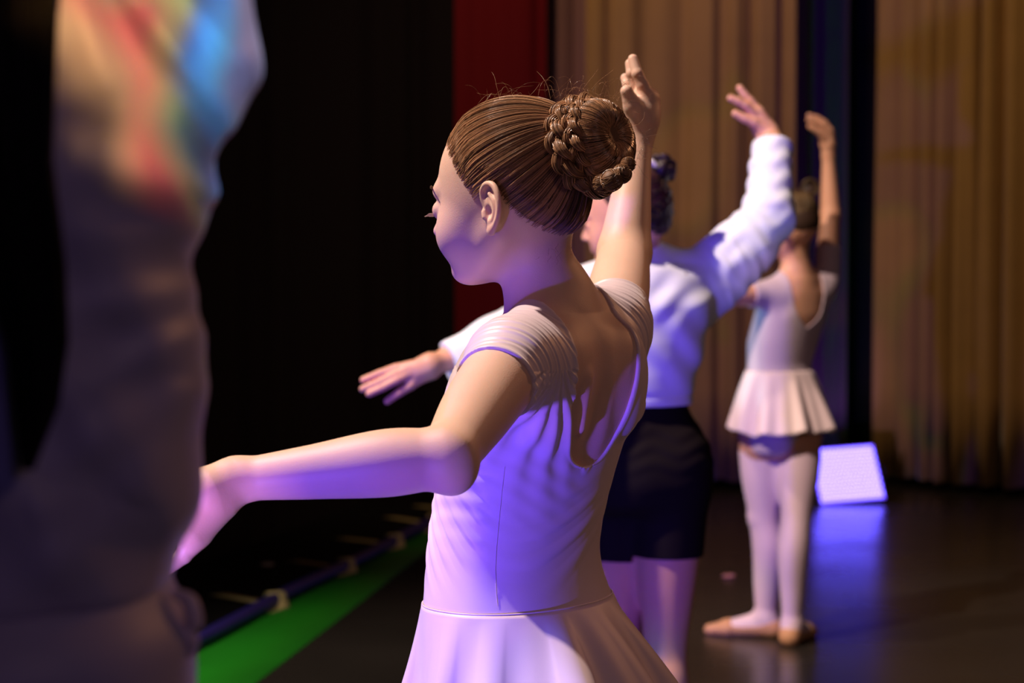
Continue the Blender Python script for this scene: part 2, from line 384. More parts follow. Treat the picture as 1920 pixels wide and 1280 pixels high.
def face_parts(body, L, R, s=1.0):
    """eyeballs, lids line, brows and lashes as parts"""
    for y in (-1, 1):
        F = Field(); F.ell(L(.0785, y*.030, .0035), .0117*s, k=.001); F.mesh('eyeball', .0012*s, M['eye'], body, n=8)
        ls, br, lp = [], [], []
        rnd = random.Random(5+y)
        for i in range(26):
            t = i/25; yy = .030+(t-.5)*.024; x0 = .0915-3.2*(yy-.026)**2
            a = L(x0, y*yy, .002-.002*abs(t-.5)); b = L(x0+.0035, y*(yy+.001*(t-.3)), -.0015); c = L(x0+.0048+.001*rnd.random(), y*(yy+.003*(t-.4)), -.003+.0015*rnd.random())
            ls.append([a, b, c])
        tubes('eyelashes', ls, .00035*s, M['lash'], body, 3)
        for i in range(60):
            t = rnd.random(); yy = .010+.036*t; zz = .0265+.004*sin(t*2.6)+.0025*(rnd.random()-.5); x0 = .0940-7*(yy-.006)**2
            br.append([L(x0, y*yy, zz), L(x0-.001, y*(yy+.004), zz+.0018), L(x0-.003, y*(yy+.008), zz+.001)])
        tubes('eyebrow', br, .0004*s, M['brow'], body, 3)

def finger(F, pts, r0, r1, k=.005, tag='hand'):
    n = len(pts); rs = np.linspace(r0, r1, n)
    for i in range(n-1): F.rc(pts[i], pts[i+1], rs[i], rs[i+1], k if i == 0 else .002, tag)

def hand_generic(F, wrist, d, nrml, side, s=1.0, curl=.35, spread=.10, thumb=.6):
    """d finger direction, nrml back-of-hand normal, side towards the thumb"""
    d = nrm(d); nrml = nrm(nrml); side = nrm(side)
    for i, (o, L, r) in enumerate(((.026, .064, .0078), (.009, .072, .008), (-.008, .067, .0075), (-.024, .052, .0066))):
        base = wrist+d*.070*s*(1-.06*abs(i-1))+side*o*s
        F.rc(wrist+side*o*.55*s+d*.008*s, base, .0115*s, .0100*s, .012*s, 'hand')
        dd = nrm(d+side*spread*(1.2-i)*.6); c = curl*(1+.15*i); p = base; pts = [p]
        for j, fr in enumerate((.44, .31, .25)):
            q = c*(.5+j*.75); v = dd*cos(q)-nrml*sin(q); p = p+v*L*fr*s; pts.append(p)
        finger(F, pts, r*s, r*s*.82, .003)
    b = wrist+side*.018*s+d*.015*s-nrml*.006*s; t1 = b+nrm(side*.8+d*.7-nrml*.4)*.036*s; t2 = t1+nrm(d*.9+side*(.9-thumb)-nrml*.3)*.028*s; t3 = t2+nrm(d-nrml*.2+side*(.5-thumb))*.022*s
    F.rc(b, t1, .012*s, .0105*s, .012*s, 'hand'); finger(F, [t1, t2, t3], .0095*s, .0078*s, .004)

def leg(F, hip, knee, ank, toe, r=(.075, .048, .030), k=.03, side=1, tag='leg'):
    hip, knee, ank, toe = map(np.asarray, (hip, knee, ank, toe))
    fd = nrm(np.array([toe[0]-ank[0], toe[1]-ank[1], 0])); c = knee+(ank-knee)*.32-fd*.012
    F.limb([hip, hip+(knee-hip)*.5, knee, c, knee+(ank-knee)*.7-fd*.004, ank], [r[0], (r[0]+r[1])*.54, r[1]*.93, r[1]*.97, (r[1]+r[2])*.48, r[2]], k, tag)
    F.ell(knee+fd*.014, (.034*r[1]/.048,)*3, k=.015, tag=tag)
    heel = np.array([ank[0]-fd[0]*.022, ank[1]-fd[1]*.022, .026]); ball = np.array([*(ank[:2]+(toe[:2]-ank[:2])*.68), .021]); tip = np.array([toe[0], toe[1], .014])
    F.rc(ank, heel, r[2]*.92, .025, .015, 'foot'); F.rc(ank+np.array([0, 0, -.018]), ball, .028, .020, .02, 'foot'); F.rc(heel, ball, .024, .021, .015, 'foot'); F.rc(ball, tip, .0215, .0125, .01, 'foot')
    s_ = np.array([-fd[1], fd[0], 0]); F.rc(ball+s_*.014, ball-s_*.014, .017, .017, .01, 'foot'); F.rc(ball+s_*.013, tip+s_*.006, .016, .011, .008, 'foot'); F.rc(ball-s_*.013, tip-s_*.012-fd*.01, .016, .011, .008, 'foot')

def plane_cut(p0, n, centre=None, rad=None):
    p0 = np.asarray(p0); n = nrm(n)
    def f(X, D):
        c = (X-p0)@n
        if centre is not None: c = np.where(np.linalg.norm(X-centre, axis=-1) < rad, c, -1)
        return np.maximum(D, c)
    return f
# ------------------------------------------------------------------ the girl in focus
def girl_main():
    yaw = radians(50); l = np.array([-cos(yaw), -sin(yaw), 0]); f = np.array([-sin(yaw), cos(yaw), 0])
    F = Field()
    # torso stations read along the body: photo row, centre column, half width, front depth, back depth
    rows = [(585, 1040, .050, .045, .045), (612, 1038, .088, .060, .058), (645, 1036, .112, .074, .070), (700, 1024, .120, .084, .080), (750, 1013, .124, .086, .082),
            (800, 1008, .124, .084, .080), (850, 998, .120, .080, .076), (900, 988, .116, .078, .074), (950, 979, .113, .077, .072), (1000, 971, .111, .077, .071), (1040, 967, .111, .079, .072),
            (1080, 968, .115, .080, .076), (1120, 972, .121, .082, .084), (1180, 978, .128, .086, .096), (1240, 980, .132, .086, .100), (1300, 978, .130, .084, .092), (1340, 976, .110, .07, .075)]
    st = []
    for y, x, w_, df, db in rows:
        p = P(x, y, 2.24); st.append((p[2], p[0], p[1], w_, df, db))
    F.loft(st, yaw, .02, 'torso')
    jl = P(958, 680, 2.12); jr = P(1150, 612, 2.345)
    el = P(834, 858, 1.925); wl = P(442, 900, 1.93)
    er = P(1171, 470, 2.52); wr = P(1197, 252, 2.585)
    nk0 = P(1042, 632, 2.245); nk1 = P(1000, 480, 2.235)
    F.rc(nk0, nk1, .0455, .0425, .03, 'neck')
    F.rc(P(1050, 560, 2.25), jl*.72+nk0*.28+np.array([0, 0, .012]), .026, .030, .04, 'trap')
    F.rc(P(1045, 555, 2.26), jr*.75+nk0*.25+np.array([0, 0, .010]), .026, .032, .035, 'trap')
    # chest to shoulder bridges
    cc = (jl+jr)/2
    F.rc(cc*.5+jl*.5-np.array([0, 0, .015]), jl, .050, .043, .03, 'shl'); F.rc(cc*.5+jr*.5-np.array([0, 0, .02]), jr, .046, .036, .03, 'shr')
    F.rc(jr+np.array([.006, .0, -.09]), jr, .03, .030, .03, 'shr')
    # left arm (towards the picture's left edge, coming forward)
    F.limb([jl, jl*.5+el*.5+np.array([-.002, .0, -.002]), el+np.array([.004, .0, .002])], [.0415, .0375, .0285], .02, 'ual')
    F.limb([el, el*.72+wl*.28+np.array([0, 0, .001]), el*.35+wl*.65, wl], [.0290, .0330, .0262, .0205], .012, 'fal')
    F.ell(el+np.array([.008, -.006, -.016]), (.017,)*3, k=.02, tag='fal')
    hd = nrm(P(330, 965, 1.90)-wl)
    F.rc(wl, wl+hd*.03+np.array([0, 0, .004]), .0215, .025, .012, 'hand')
    hand_generic(F, wl+hd*.006, hd, nrm([-.35, -.55, .75]), nrm([-.35, -.3, -.85]), .86, .35, .10)
    F.rc(wl+hd*.02+np.array([0, 0, -.012]), wl+hd*.05+np.array([0, -.004, -.026]), .017, .014, .015, 'hand')
    # right arm raised
    F.limb([jr, jr*.5+er*.5, er+np.array([0, 0, -.004])], [.0375, .0375, .0325], .02, 'uar')
    F.limb([er, er*.7+wr*.3, er*.35+wr*.65, wr], [.0330, .0285, .0225, .0185], .012, 'far')
    Yh = 2.585
    H = lambda x, y, dy=0: P(x, y, Yh+dy)
    F.rc(wr, H(1206, 222), .0195, .0185, .012, 'hand'); F.rc(H(1206, 222), H(1211, 186, .004), .0200, .0175, .012, 'hand')
    F.rc(H(1198, 226, -.008), H(1187, 200, -.018), .0145, .0125, .012, 'hand')
    F.rc(H(1219, 208, .006), H(1222, 190, .01), .0105, .009, .01, 'hand')
    finger(F, [H(1187, 200, -.018), H(1181, 186, -.022), H(1175, 171, -.026)], .0105, .0082, .006)
    finger(F, [H(1214, 184, -.004), H(1205, 160, -.008), H(1195, 138, -.010), H(1187, 111, -.004)], .0090, .0066, .006)
    finger(F, [H(1206, 184, .010), H(1192, 160, .012), H(1184, 138, .010), H(1181, 119, .014)], .0085, .0062, .005)
    finger(F, [H(1204, 188, .022), H(1186, 172, .026), H(1176, 158, .028), H(1172, 146, .032)], .0082, .0060, .004)
    finger(F, [H(1212, 186, .018), H(1198, 168, .034), H(1188, 156, .042), H(1180, 148, .048)], .0075, .0056, .004)
    # back modelling
    def B(u, v, y):
        p = P(1015, y, 2.24); c = np.array([np.interp(p[2], [s_[0] for s_ in st[::-1]], [s_[1] for s_ in st[::-1]]), 2.24, p[2]]); return c+l*u+f*v
    Rb = np.stack([f, l, [0, 0, 1.]], 1)
    F.ell(B(.066, -.058, 735), (.020, .036, .052), Rb, .02, 'scap'); F.ell(B(-.070, -.056, 715), (.022, .034, .055), Rb, .02, 'scap')
    F.rc(B(.030, -.078, 700), B(.024, -.080, 790), .007, .005, .012, 'scap')
    F.rc(B(0, -.094, 640), B(0, -.091, 1040), .010, .010, .022, 'furrow', -1)
    # legs
    hz = .655; cx = st[12]
    hipc = np.array([0.008, 2.245, hz])
    for sd in (1, -1):
        hp = hipc+l*.062*sd; kn = hp+f*.015+l*.004*sd+np.array([0, 0, -.30]); an = kn-f*.01-l*.012*sd+np.array([0, 0, -.29]); to = an+nrm(f*.9+l*.5*sd)*.15
        leg(F, hp, kn, an, to, (.071, .046, .028))
    # head
    Rh = frame(radians(60), radians(4), radians(0)); O = P(963, 391, 2.22); hs = .95
    L = head(F, O, Rh, hs)
    body = F.mesh('person', .0019, M['skin'])
    tag(body, 'person in pale lilac leotard, braided bun, seen sharply from behind, right arm raised', 'person', 'dancers standing on the stage')
    face_parts(body, L, Rh, hs)

    # ---------------- leotard
    C = F.copy({'torso', 'shl', 'shr', 'ual', 'uar', 'scap', 'trap'}, .0026)
    zs = np.array([s_[0] for s_ in st[::-1]]); xs = np.array([s_[1] for s_ in st[::-1]])
    dl = nrm(el-jl); dr = nrm(er-jr)
    zb = P(1100, 877, 2.18)[2]; ztop = jl[2]
    seam = .784
    piv = P(1046, 668, 2.11)
    def neck_cut(X, D):
        z = X[..., 2]; c = np.interp(z, zs, xs); dx = X[..., 0]-c; dy = X[..., 1]-2.24
        u = dx*l[0]+dy*l[1]; v = dx*f[0]+dy*f[1]
        zz = np.where(v < 0, zb, 1.015); k = np.where(v < 0, .042, .03)
        hw = .069*np.tanh(np.sqrt(np.maximum(z-zz, 0)/(k*1.43)))
        cut = np.where(z > zz, hw-np.abs(u+.003), -np.sqrt((zz-z)**2+(u+.003)**2))*.8
        return np.maximum(D, cut)
    def wrinkle(X, D):
        # strain folds fanning from the pinch at the armpit, and diagonal folds at the waist
        z = X[..., 2]; c = np.interp(z, zs, xs); dx = X[..., 0]-c; dy = X[..., 1]-2.24
        u = dx*l[0]+dy*l[1]; v = dx*f[0]+dy*f[1]
        a1 = np.arctan2(v+.075*np.sign(-v+1e-9)*0-(-.02), .10-u); s_ = u*1.0
        # rings round the two sleeves
        tl = (X-jl)@dl; rl = np.linalg.norm(X-jl, axis=-1); tr = (X-jr)@dr; rr = np.linalg.norm(X-jr, axis=-1)
        wl_ = np.clip(1-rl/.095, 0, 1)**.6*(tl > -.06)*(z > 1.0); wr_ = np.clip(1-rr/.085, 0, 1)**.6
        ph = np.sin(u*60)*.6+np.sin(v*47+1)*.5
        ringl = np.sin(tl/.0095*2*pi+ph+12*(u-.1))*.5+.35*np.sin(tl/.0062*2*pi+1+ph*2)
        ringr = np.sin(tr/.0095*2*pi+ph*1.4)*.5+.35*np.sin(tr/.006*2*pi+2)
        d = D-.0011*(wl_*ringl+wr_*ringr)
        # vertical folds under the sleeve seam, running from the pinch down and forward
        q = X-piv; r = np.linalg.norm(q, axis=-1)+1e-6
        ang = np.arctan2(-(q@l)*-1, -q[..., 2])
        fan = np.sin(ang*26+np.sin(r*30)*.8)*np.exp(-((r-.09)/.06)**2)*(q[..., 2] < -.015)*np.clip(u/.03, 0, 1)
        d = d-.0021*fan
        # waist folds
        t = z+.34*u-.13*np.sin(v*9)
        env = np.exp(-((z-.862)/.045)**2)*(.55+.45*np.sin(u*31+v*22+z*18))
        bk = np.clip((v+.062)/.03, .5, 1)
        d = d-.0031*bk*env*(np.maximum(np.sin(t*2*pi/.030+1.3*np.sin(u*19)), -.4))
        env2 = np.exp(-((z-.93)/.05)**2)*np.clip((u+.02)/.05, 0, 1)
        d = d-.0007*env2*bk*np.sin((z-.5*u)*2*pi/.021+np.sin(u*40))
        # seam line at the side
        side = np.abs(u-.098-.02*np.sin((z-.8)*9)+.35*v*0)
        return d
    def rim(X, D):
        z = X[..., 2]; c = np.interp(z, zs, xs); dx = X[..., 0]-c; dy = X[..., 1]-2.24
        u = dx*l[0]+dy*l[1]; v = dx*f[0]+dy*f[1]
        zz = np.where(v < 0, zb, 1.015); k = np.where(v < 0, .042, .03)
        hw = .069*np.tanh(np.sqrt(np.maximum(z-zz, 0)/(k*1.43))); cut = np.where(z > zz, hw-np.abs(u+.003), -np.sqrt((zz-z)**2+(u+.003)**2))*.8
        b = np.exp(-((cut+.0035)/.003)**2)*np.clip((z-zb+.03)/.01, 0, 1)
        tl = (X-jl)@dl-.052; tr = (X-jr)@dr-.046
        b = b+np.exp(-((tl+.003)/.0025)**2)*(np.linalg.norm(X-jl, axis=-1) < .075)+np.exp(-((tr+.003)/.0025)**2)*(np.linalg.norm(X-jr, axis=-1) < .07)
        return D-.0011*b
    C.post = [wrinkle, rim, neck_cut, plane_cut(jl+dl*.052, dl, jl+dl*.15, .17), plane_cut(jr+dr*.046, dr, jr+dr*.15, .17), plane_cut([0, 0, seam-.012], [0, 0, -1])]
    leo = C.mesh('leotard', .0019, M['leotard'], body)
    leo['label'] = 'pale lilac cap-sleeved leotard with a deep scooped back'
    # side seam and waist seam as stitching
    def surf(u_dir, z):
        c = np.array([np.interp(z, zs, xs), 2.24, z]); d = l*cos(u_dir)+f*sin(u_dir)
        t = np.linspace(.04, .16, 400); X = c+d*t[:, None]; D = C.ev(X[:, None, :], .01)[:, 0]
        i = np.argmax(D > 0); return X[max(i, 0)]+d*.0004
    zz = np.linspace(seam+.01, .945, 46)
    tubes('side_seam', [[surf(-.50+.12*(z-.8)*4, z) for z in zz]], .0003, M['leotard'], leo, 5)
    # ---------------- skirt
    nT, nR = 420, 56; V = []; stq = C.pr[0]
    fv = [np.interp(seam, stq['fz'], stq['fv'][:, i]) for i in range(5)]
    rnd = random.Random(3); ph = [rnd.random()*6.28 for _ in range(6)]
    lev = np.linspace(0, 1, nR)
    for t in lev:
        for i in range(nT):
            a = 2*pi*i/nT; cu, sv = cos(a), sin(a); e = 2.25; d_ = fv[3] if sv > 0 else fv[4]
            k0 = (abs(cu/fv[2])**e+abs(sv/d_)**e)**(1/e); r0 = 1/k0+.0035
            back = max(0, -sv); front = max(0, sv)
            fl = (.008+.082*back+.000*front+.006*abs(cu))*(1.0-(1-t)**2.2)+ .045*t*t
            fold = sin(11*a+ph[0]+.5*sin(2*a))*.62+sin(17*a+ph[1]+1.2*sin(a))*.30+sin(6*a+ph[2])*.35
            fold = abs(fold)**.8*(1 if fold > 0 else -1)
            r = r0+fl+.027*fold*t**1.1*(1 if t > .03 else 0)
            z = seam-.215*t+.012*t*fold*.3+.006*t*sin(3*a)
            p = np.array([fv[0], fv[1], 0])+l*cu*r+f*sv*r-f*.006*t; V.append((p[0], p[1], z))
    Fc = [(j*nT+i, (j+1)*nT+i, (j+1)*nT+(i+1) % nT, j*nT+(i+1) % nT) for j in range(nR-1) for i in range(nT)]
    sk = rawmesh('skirt', V, Fc, M['skirt'], body); md = sk.modifiers.new('thick', 'SOLIDIFY'); md.thickness = .0012; md.offset = -1
    sk['label'] = 'short flared pale lilac skirt'
    ring = V[:nT]+[V[0]]; tubes('waist_seam', [[np.array(p)+np.array([0, 0, .0012]) for p in ring]], .0011, M['leotard'], sk, 6, taper=False)
    # slippers and tights
    T = F.copy({'leg'}, .0018); T.post = [plane_cut([0, 0, .66], [0, 0, 1])]; T.mesh('tights', .004, M['tights'], body)
    S = F.copy({'foot'}, .003); S.post = [plane_cut([0, 0, .055], [0, 0, 1])]; S.mesh('slippers', .004, M['slipper'], body)

    # ---------------- hair
    hz_x = np.array([-.10, -.073, -.048, -.030, -.021, -.008, .006, .014, .022, .034, .042, .060, .075, .10])*hs; hz_z = np.array([-.050, -.044, -.026, -.004, .014, .031, .031, .016, .030, .046, .064, .083, .094, .099])*hs
    C2 = F.copy({'cran'}, .0028)
    def hl(X, D):
        q = (X-O)@Rh; ed = (q[..., 2]-np.interp(q[..., 0], hz_x, hz_z))*.75; return np.maximum(D+.0040*np.exp(-np.maximum(ed-.004, 0)/.007), .004-ed)
    C2.post = [hl]; cap = C2.mesh('hair', .0024, M['hairbase'], body); cap['label'] = 'light brown hair slicked back into a braided bun'
    c0 = np.array([-.004, 0, .035]); els = [(np.array([-.004, 0, .046]), np.array([.090, .073, .079])), (np.array([-.012, 0, 0]), np.array([.072, .060, .052]))]
    Fr = F.copy({'cran'}); th_, ph_ = np.meshgrid(np.linspace(0, pi, 181), np.linspace(-pi, pi, 361), indexing='ij')
    Ug = np.stack([np.sin(th_)*np.cos(ph_), np.sin(th_)*np.sin(ph_), np.cos(th_)], -1).reshape(-1, 3); lo_t = np.full(len(Ug), .02); hi_t = np.full(len(Ug), .15)
    for _ in range(14):
        mt = (lo_t+hi_t)/2; ins = Fr.ev((O+(c0+Ug*mt[:, None])@Rh.T)[:, None, :], .01)[:, 0] < 0; lo_t = np.where(ins, mt, lo_t); hi_t = np.where(ins, hi_t, mt)
    RT = ((lo_t+hi_t)/2).reshape(181, 361)
    def rad(u):
        a = np.arccos(np.clip(u[:, 2], -1, 1))/pi*180; b = (np.arctan2(u[:, 1], u[:, 0])+pi)/(2*pi)*360; i = np.minimum(a.astype(int), 179); j = np.minimum(b.astype(int), 359); x, y = a-i, b-j
        return RT[i, j]*(1-x)*(1-y)+RT[i+1, j]*x*(1-y)+RT[i, j+1]*(1-x)*y+RT[i+1, j+1]*x*y
    C_b = np.array([-.098, -.002, .080]); uB = nrm(np.array([-.080, 0.0, .076])-c0)
    rg = np.random.default_rng(7); paths, tones = [], []
    e1 = nrm(np.cross(uB, [0, 1, 0])); e2_ = np.cross(uB, e1)
    cnt = 0
    while cnt < 6800:
        u = nrm(rg.normal(size=3)); r = rad(u[None])[0]; q = c0+u*r; g = np.interp(q[0], hz_x, hz_z)
        edge = q[2]-g
        fr_ = .006*rg.random()**2 if q[0] > .01 else 0
        if edge < .0005-fr_ or (edge > .02 and rg.random() < .45): continue
        an = math.acos(np.clip(u@uB, -1, 1))
        if an < .42: continue
        az = math.atan2(u@e2_, u@e1)
        n = 14; tt = np.linspace(0, 1, n); stop = 1-.34/an; A = tt*stop
        so = math.sin(an)
        U = (np.sin((1-A)*an)[:, None]*u+np.sin(A*an)[:, None]*uB)/so
        lump = .5+.5*sin(az*58+3*sin(az*17))*sin(az*23+1); lift = .0032+.0016*lump+rg.random()*.0013
        wob = .010*sin(az*9+edge*20)*np.sin(tt*pi)
        U = U+wob[:, None]*np.cross(U, uB)
        U /= np.linalg.norm(U, axis=1)[:, None]
        lifts = lift*np.clip(tt*4+(.05 if edge < .02 else .5), 0, 1)+.004*tt**3
        Q = c0+U*(rad(U)+lifts)[:, None]; paths.append(O+Q@Rh.T); cnt += 1
        tones.append(np.clip(.5+.33*sin(az*70+2*sin(az*31))+.28*rg.normal(), 0, 1))
    tubes('hair_strands', paths, rg.uniform(.00038, .00062, len(paths)), M['hair'], cap, 3, tones)
    # fine short hairs in front of the hairline
    fb_, ft_ = [], []
    while len(fb_) < 420:
        u = nrm(rg.normal(size=3)); q = c0+u*rad(u[None])[0]; ed = q[2]-np.interp(q[0], hz_x, hz_z)
        if not (-.009 < ed < .001) or q[0] < .012 or abs(q[1]) > .075: continue
        an = math.acos(np.clip(u@uB, -1, 1)); A = np.linspace(0, (.10+.1*rg.random())/an*1.4, 7)
        U = (np.sin((1-A)*an)[:, None]*u+np.sin(A*an)[:, None]*uB)/sin(an)+rg.normal(size=3)*.02*np.linspace(0, 1, 7)[:, None]; U /= np.linalg.norm(U, axis=1)[:, None]
        fb_.append(O+(c0+U*(rad(U)+.0003+.0022*np.linspace(0, 1, 7))[:, None])@Rh.T); ft_.append(rg.random())
    tubes('baby_hairs', fb_, .00022, M['hair'], cap, 3, ft_)
    # bun
    Cb = P(1126, 262, 2.165); ax = nrm([.74, -.60, .26]); b1 = nrm(np.cross(ax, [0, 0, 1.])); b2 = np.cross(ax, b1)
    BF = Field(); R1, R2 = .0235, .0205
    ringp = [Cb+R1*(b1*cos(a)+b2*sin(a)) for a in np.linspace(0, 2*pi, 29)]
    for i in range(28): BF.rc(ringp[i], ringp[i+1], R2-.0012, R2-.0012, .004)
    BF.rc(Cb-ax*.03, Cb-ax*.004, .030, .022, .01)
    bun = BF.mesh('bun', .0016, M['hairbase'], cap)
    pb, tb = [], []
    for i in range(1500):
        a0 = rg.uniform(0, 2*pi); lift = .0007+.0012*(.5+.5*sin(a0*21+2*sin(a0*8)))+rg.random()*.0008; sw = .55+.25*rg.normal()*.3
        ps = np.linspace(-1.9, 2.75, 15)+rg.normal()*.06; p = []
        for q_ in ps:
            a = a0+sw*(q_+1.9)/4.6
            e = b1*cos(a)+b2*sin(a); rr = R2+lift
            p.append(Cb+e*(R1+rr*cos(q_)*1.0)+ax*rr*sin(q_)*1.08)
        pb.append(p); tb.append(np.clip(.5+.35*sin(a0*37+2*sin(a0*11))+.25*rg.normal(), 0, 1))
    tubes('bun_strands', pb, rg.uniform(.00035, .0006, len(pb)), M['hair'], bun, 3, tb)
    # two braids wound round the foot of the bun
    def braid(name, rad_, hgt, r_st, turns, a_from, a_to, wob):
        bf = Field(); fib, tf = [], []
        N = 150
        for j in range(3):
            th = np.linspace(a_from, a_to, N); phs = th*turns+2*pi*j/3
            lat = 1.15*r_st*np.sin(phs); dep = .62*r_st*np.sin(2*phs)
            e = np.cos(th)[:, None]*b1+np.sin(th)[:, None]*b2
            rr = rad_*(1+.05*np.sin(th*2+wob))
            cl = Cb+e*(rr+dep)[:, None]+ax*(hgt+lat+.002*np.sin(th*3+wob))[:, None]
            rs = r_st*(.80+.18*np.cos(2*phs))
            for i in range(0, N-1, 2): bf.rc(cl[i], cl[min(i+2, N-1)], rs[i]*.86, rs[min(i+2, N-1)]*.86, .0005)
            t = np.gradient(cl, axis=0); t /= np.linalg.norm(t, axis=1)[:, None]; uu = np.cross(t, ax); uu /= np.linalg.norm(uu, axis=1)[:, None]; vv = np.cross(t, uu)
            for q in range(30):
                an = rg.uniform(0, 2*pi)+np.linspace(0, 1.4, N)*rg.normal(); ro = rs*(.90+.1*rg.random())
                fib.append(cl+uu*(np.cos(an)*ro)[:, None]+vv*(np.sin(an)*ro)[:, None]); tf.append(np.clip(.55+.3*rg.normal(), 0, 1))
        b = bf.mesh(name, .0013, M['hairbase'], cap); tubes('braid_strands', fib, .00055, M['hair'], b, 3, tf); return b
    braid('braid', .0475, -.022, .0080, 4.5, -.62*pi, .36*pi, 0)
    braid('braid', .0425, -.004, .0068, 5.2, -.55*pi, .50*pi, 2)
    braid('braid', .0470, -.020, .0074, 4.5, .86*pi, 1.44*pi, 1)
    def lock(name, r0, h0, a0, a1, rr, drop):
        th = np.linspace(a0, a1, 26); w_ = np.sin(np.linspace(.25, pi-.25, 26)); e = np.cos(th)[:, None]*b1+np.sin(th)[:, None]*b2
        cl = Cb+e*(r0+drop*w_)[:, None]+ax*(h0+.004*np.sin(th*2))[:, None]; rs = rr*(.45+.55*w_)
        lf_ = Field(); lf_.limb(cl[::3], rs[::3]*.9, .001, sub=4); t = np.gradient(cl, axis=0); t /= np.linalg.norm(t, axis=1)[:, None]; uu = np.cross(t, ax); uu /= np.linalg.norm(uu, axis=1)[:, None]; vv = np.cross(t, uu); fb, ft = [], []
        for q in range(170):
            an = rg.uniform(0, 2*pi)+np.linspace(0, 1.6, 26); ro = rs*(.93+.12*rg.random()); fb.append(cl+uu*(np.cos(an)*ro)[:, None]+vv*(np.sin(an)*ro)[:, None]); ft.append(np.clip(.5+.35*sin(an[0]*9)+.2*rg.normal(), 0, 1))
        o_ = lf_.mesh(name, .0014, M['hairbase'], cap); tubes('lock_strands', fb, .0005, M['hair'], o_, 3, ft)
    lock('hair_lock', .0400, -.020, .22*pi, .92*pi, .0125, .008); lock('hair_lock', .0380, -.006, .30*pi, .74*pi, .0085, .006)
    # rolled ends of the braid under the bun
    lf, lt = [], []; lb = Field()
    for (x, y, Yq, r) in ((1130, 344, 2.118, .0105), (1147, 338, 2.108, .0120), (1166, 326, 2.112, .0105), (1178, 308, 2.12, .008)):
        p = P(x, y, Yq); lb.ell(p, (r*.9,)*3, k=.002); a1 = nrm(rg.normal(size=3)*.35+np.array([.2, -.3, .9])); u1 = nrm(np.cross(a1, [1, 0, .2])); u2 = np.cross(a1, u1)
        for s_ in range(120):
            z = rg.uniform(-.85, .85); ph_ = rg.uniform(0, 6.28)+np.linspace(0, 1.9, 9); zz_ = z+np.linspace(0, .25, 9)*rg.normal(); zz_ = np.clip(zz_, -.95, .95); w_ = np.sqrt(1-zz_**2)
            lf.append(p+r*(u1*(w_*np.cos(ph_))[:, None]+u2*(w_*np.sin(ph_))[:, None]+a1*zz_[:, None])); lt.append(.6*rg.random())
    lo_ = lb.mesh('braid_end', .0014, M['hairbase'], cap); tubes('end_strands', lf, .0005, M['hair'], lo_, 3, lt)
    # hairpin and stray hairs
    hp = [P(1058+7*cos(a), 207+7*sin(a), 2.095-.002*i) for i, a in enumerate(np.linspace(-2.2, 2.4, 9))]
    tubes('hairpin', [hp], .0006, M['pin'], cap, 5, taper=False)
    fl, tf = [], []
    def stray(x0, y0, x1, y1, h, Y=2.19, kink=3):
        a, b = P(x0, y0, Y), P(x1, y1, Y+rg.normal()*.02); n_ = np.array([0, 0, 1.]); t = np.linspace(0, 1, 12)
        cur = a+(b-a)*t[:, None]+n_*(h*np.sin(t*pi))[:, None]+rg.normal(size=3)*np.sin(t*pi*kink*.6)[:, None]*.0011
        fl.append(cur); tf.append(.4+.6*rg.random())
    for i in range(60):
        x = rg.uniform(890, 1180); y = 182+max(0, (960-x))*.22+6*rg.random(); ang = rg.normal()*.9-.25; Ln = min(rg.exponential(30), 60)+16
        stray(x, y, x+Ln*cos(ang)*(1 if rg.random() < .7 else -1), y-abs(Ln*sin(ang))*.75-6, .006*rg.normal()+.006, 2.18)
    for i in range(45):
        a = rg.uniform(-2.6, .9); x, y = 1128+74*cos(a), 262+80*sin(a); stray(x, y, x+rg.normal()*16+14*cos(a), y+16*sin(a)+rg.normal()*10, .002*rg.normal(), 2.15, 4)
    for i in range(26):
        x = rg.uniform(1015, 1080); y = 462+rg.normal()*10; stray(x, y, x+rg.normal()*12, y+rg.uniform(6, 30), .001*rg.normal(), 2.185+(x-1005)*.0004, 5)
    stray(1108, 168, 1152, 128, .001); stray(1112, 164, 1141, 150, .001); stray(905, 190, 873, 160, .006); stray(962, 170, 930, 158, .004); stray(1090, 172, 1122, 128, 0); stray(868, 250, 858, 262, 0)
    sh_ = tubes('stray_hairs', fl, .00010, M['hair'], cap, 3, tf); sh_['kind'] = 'stuff'
    # thread mark at the shoulder pinch
    return body
girl_main()
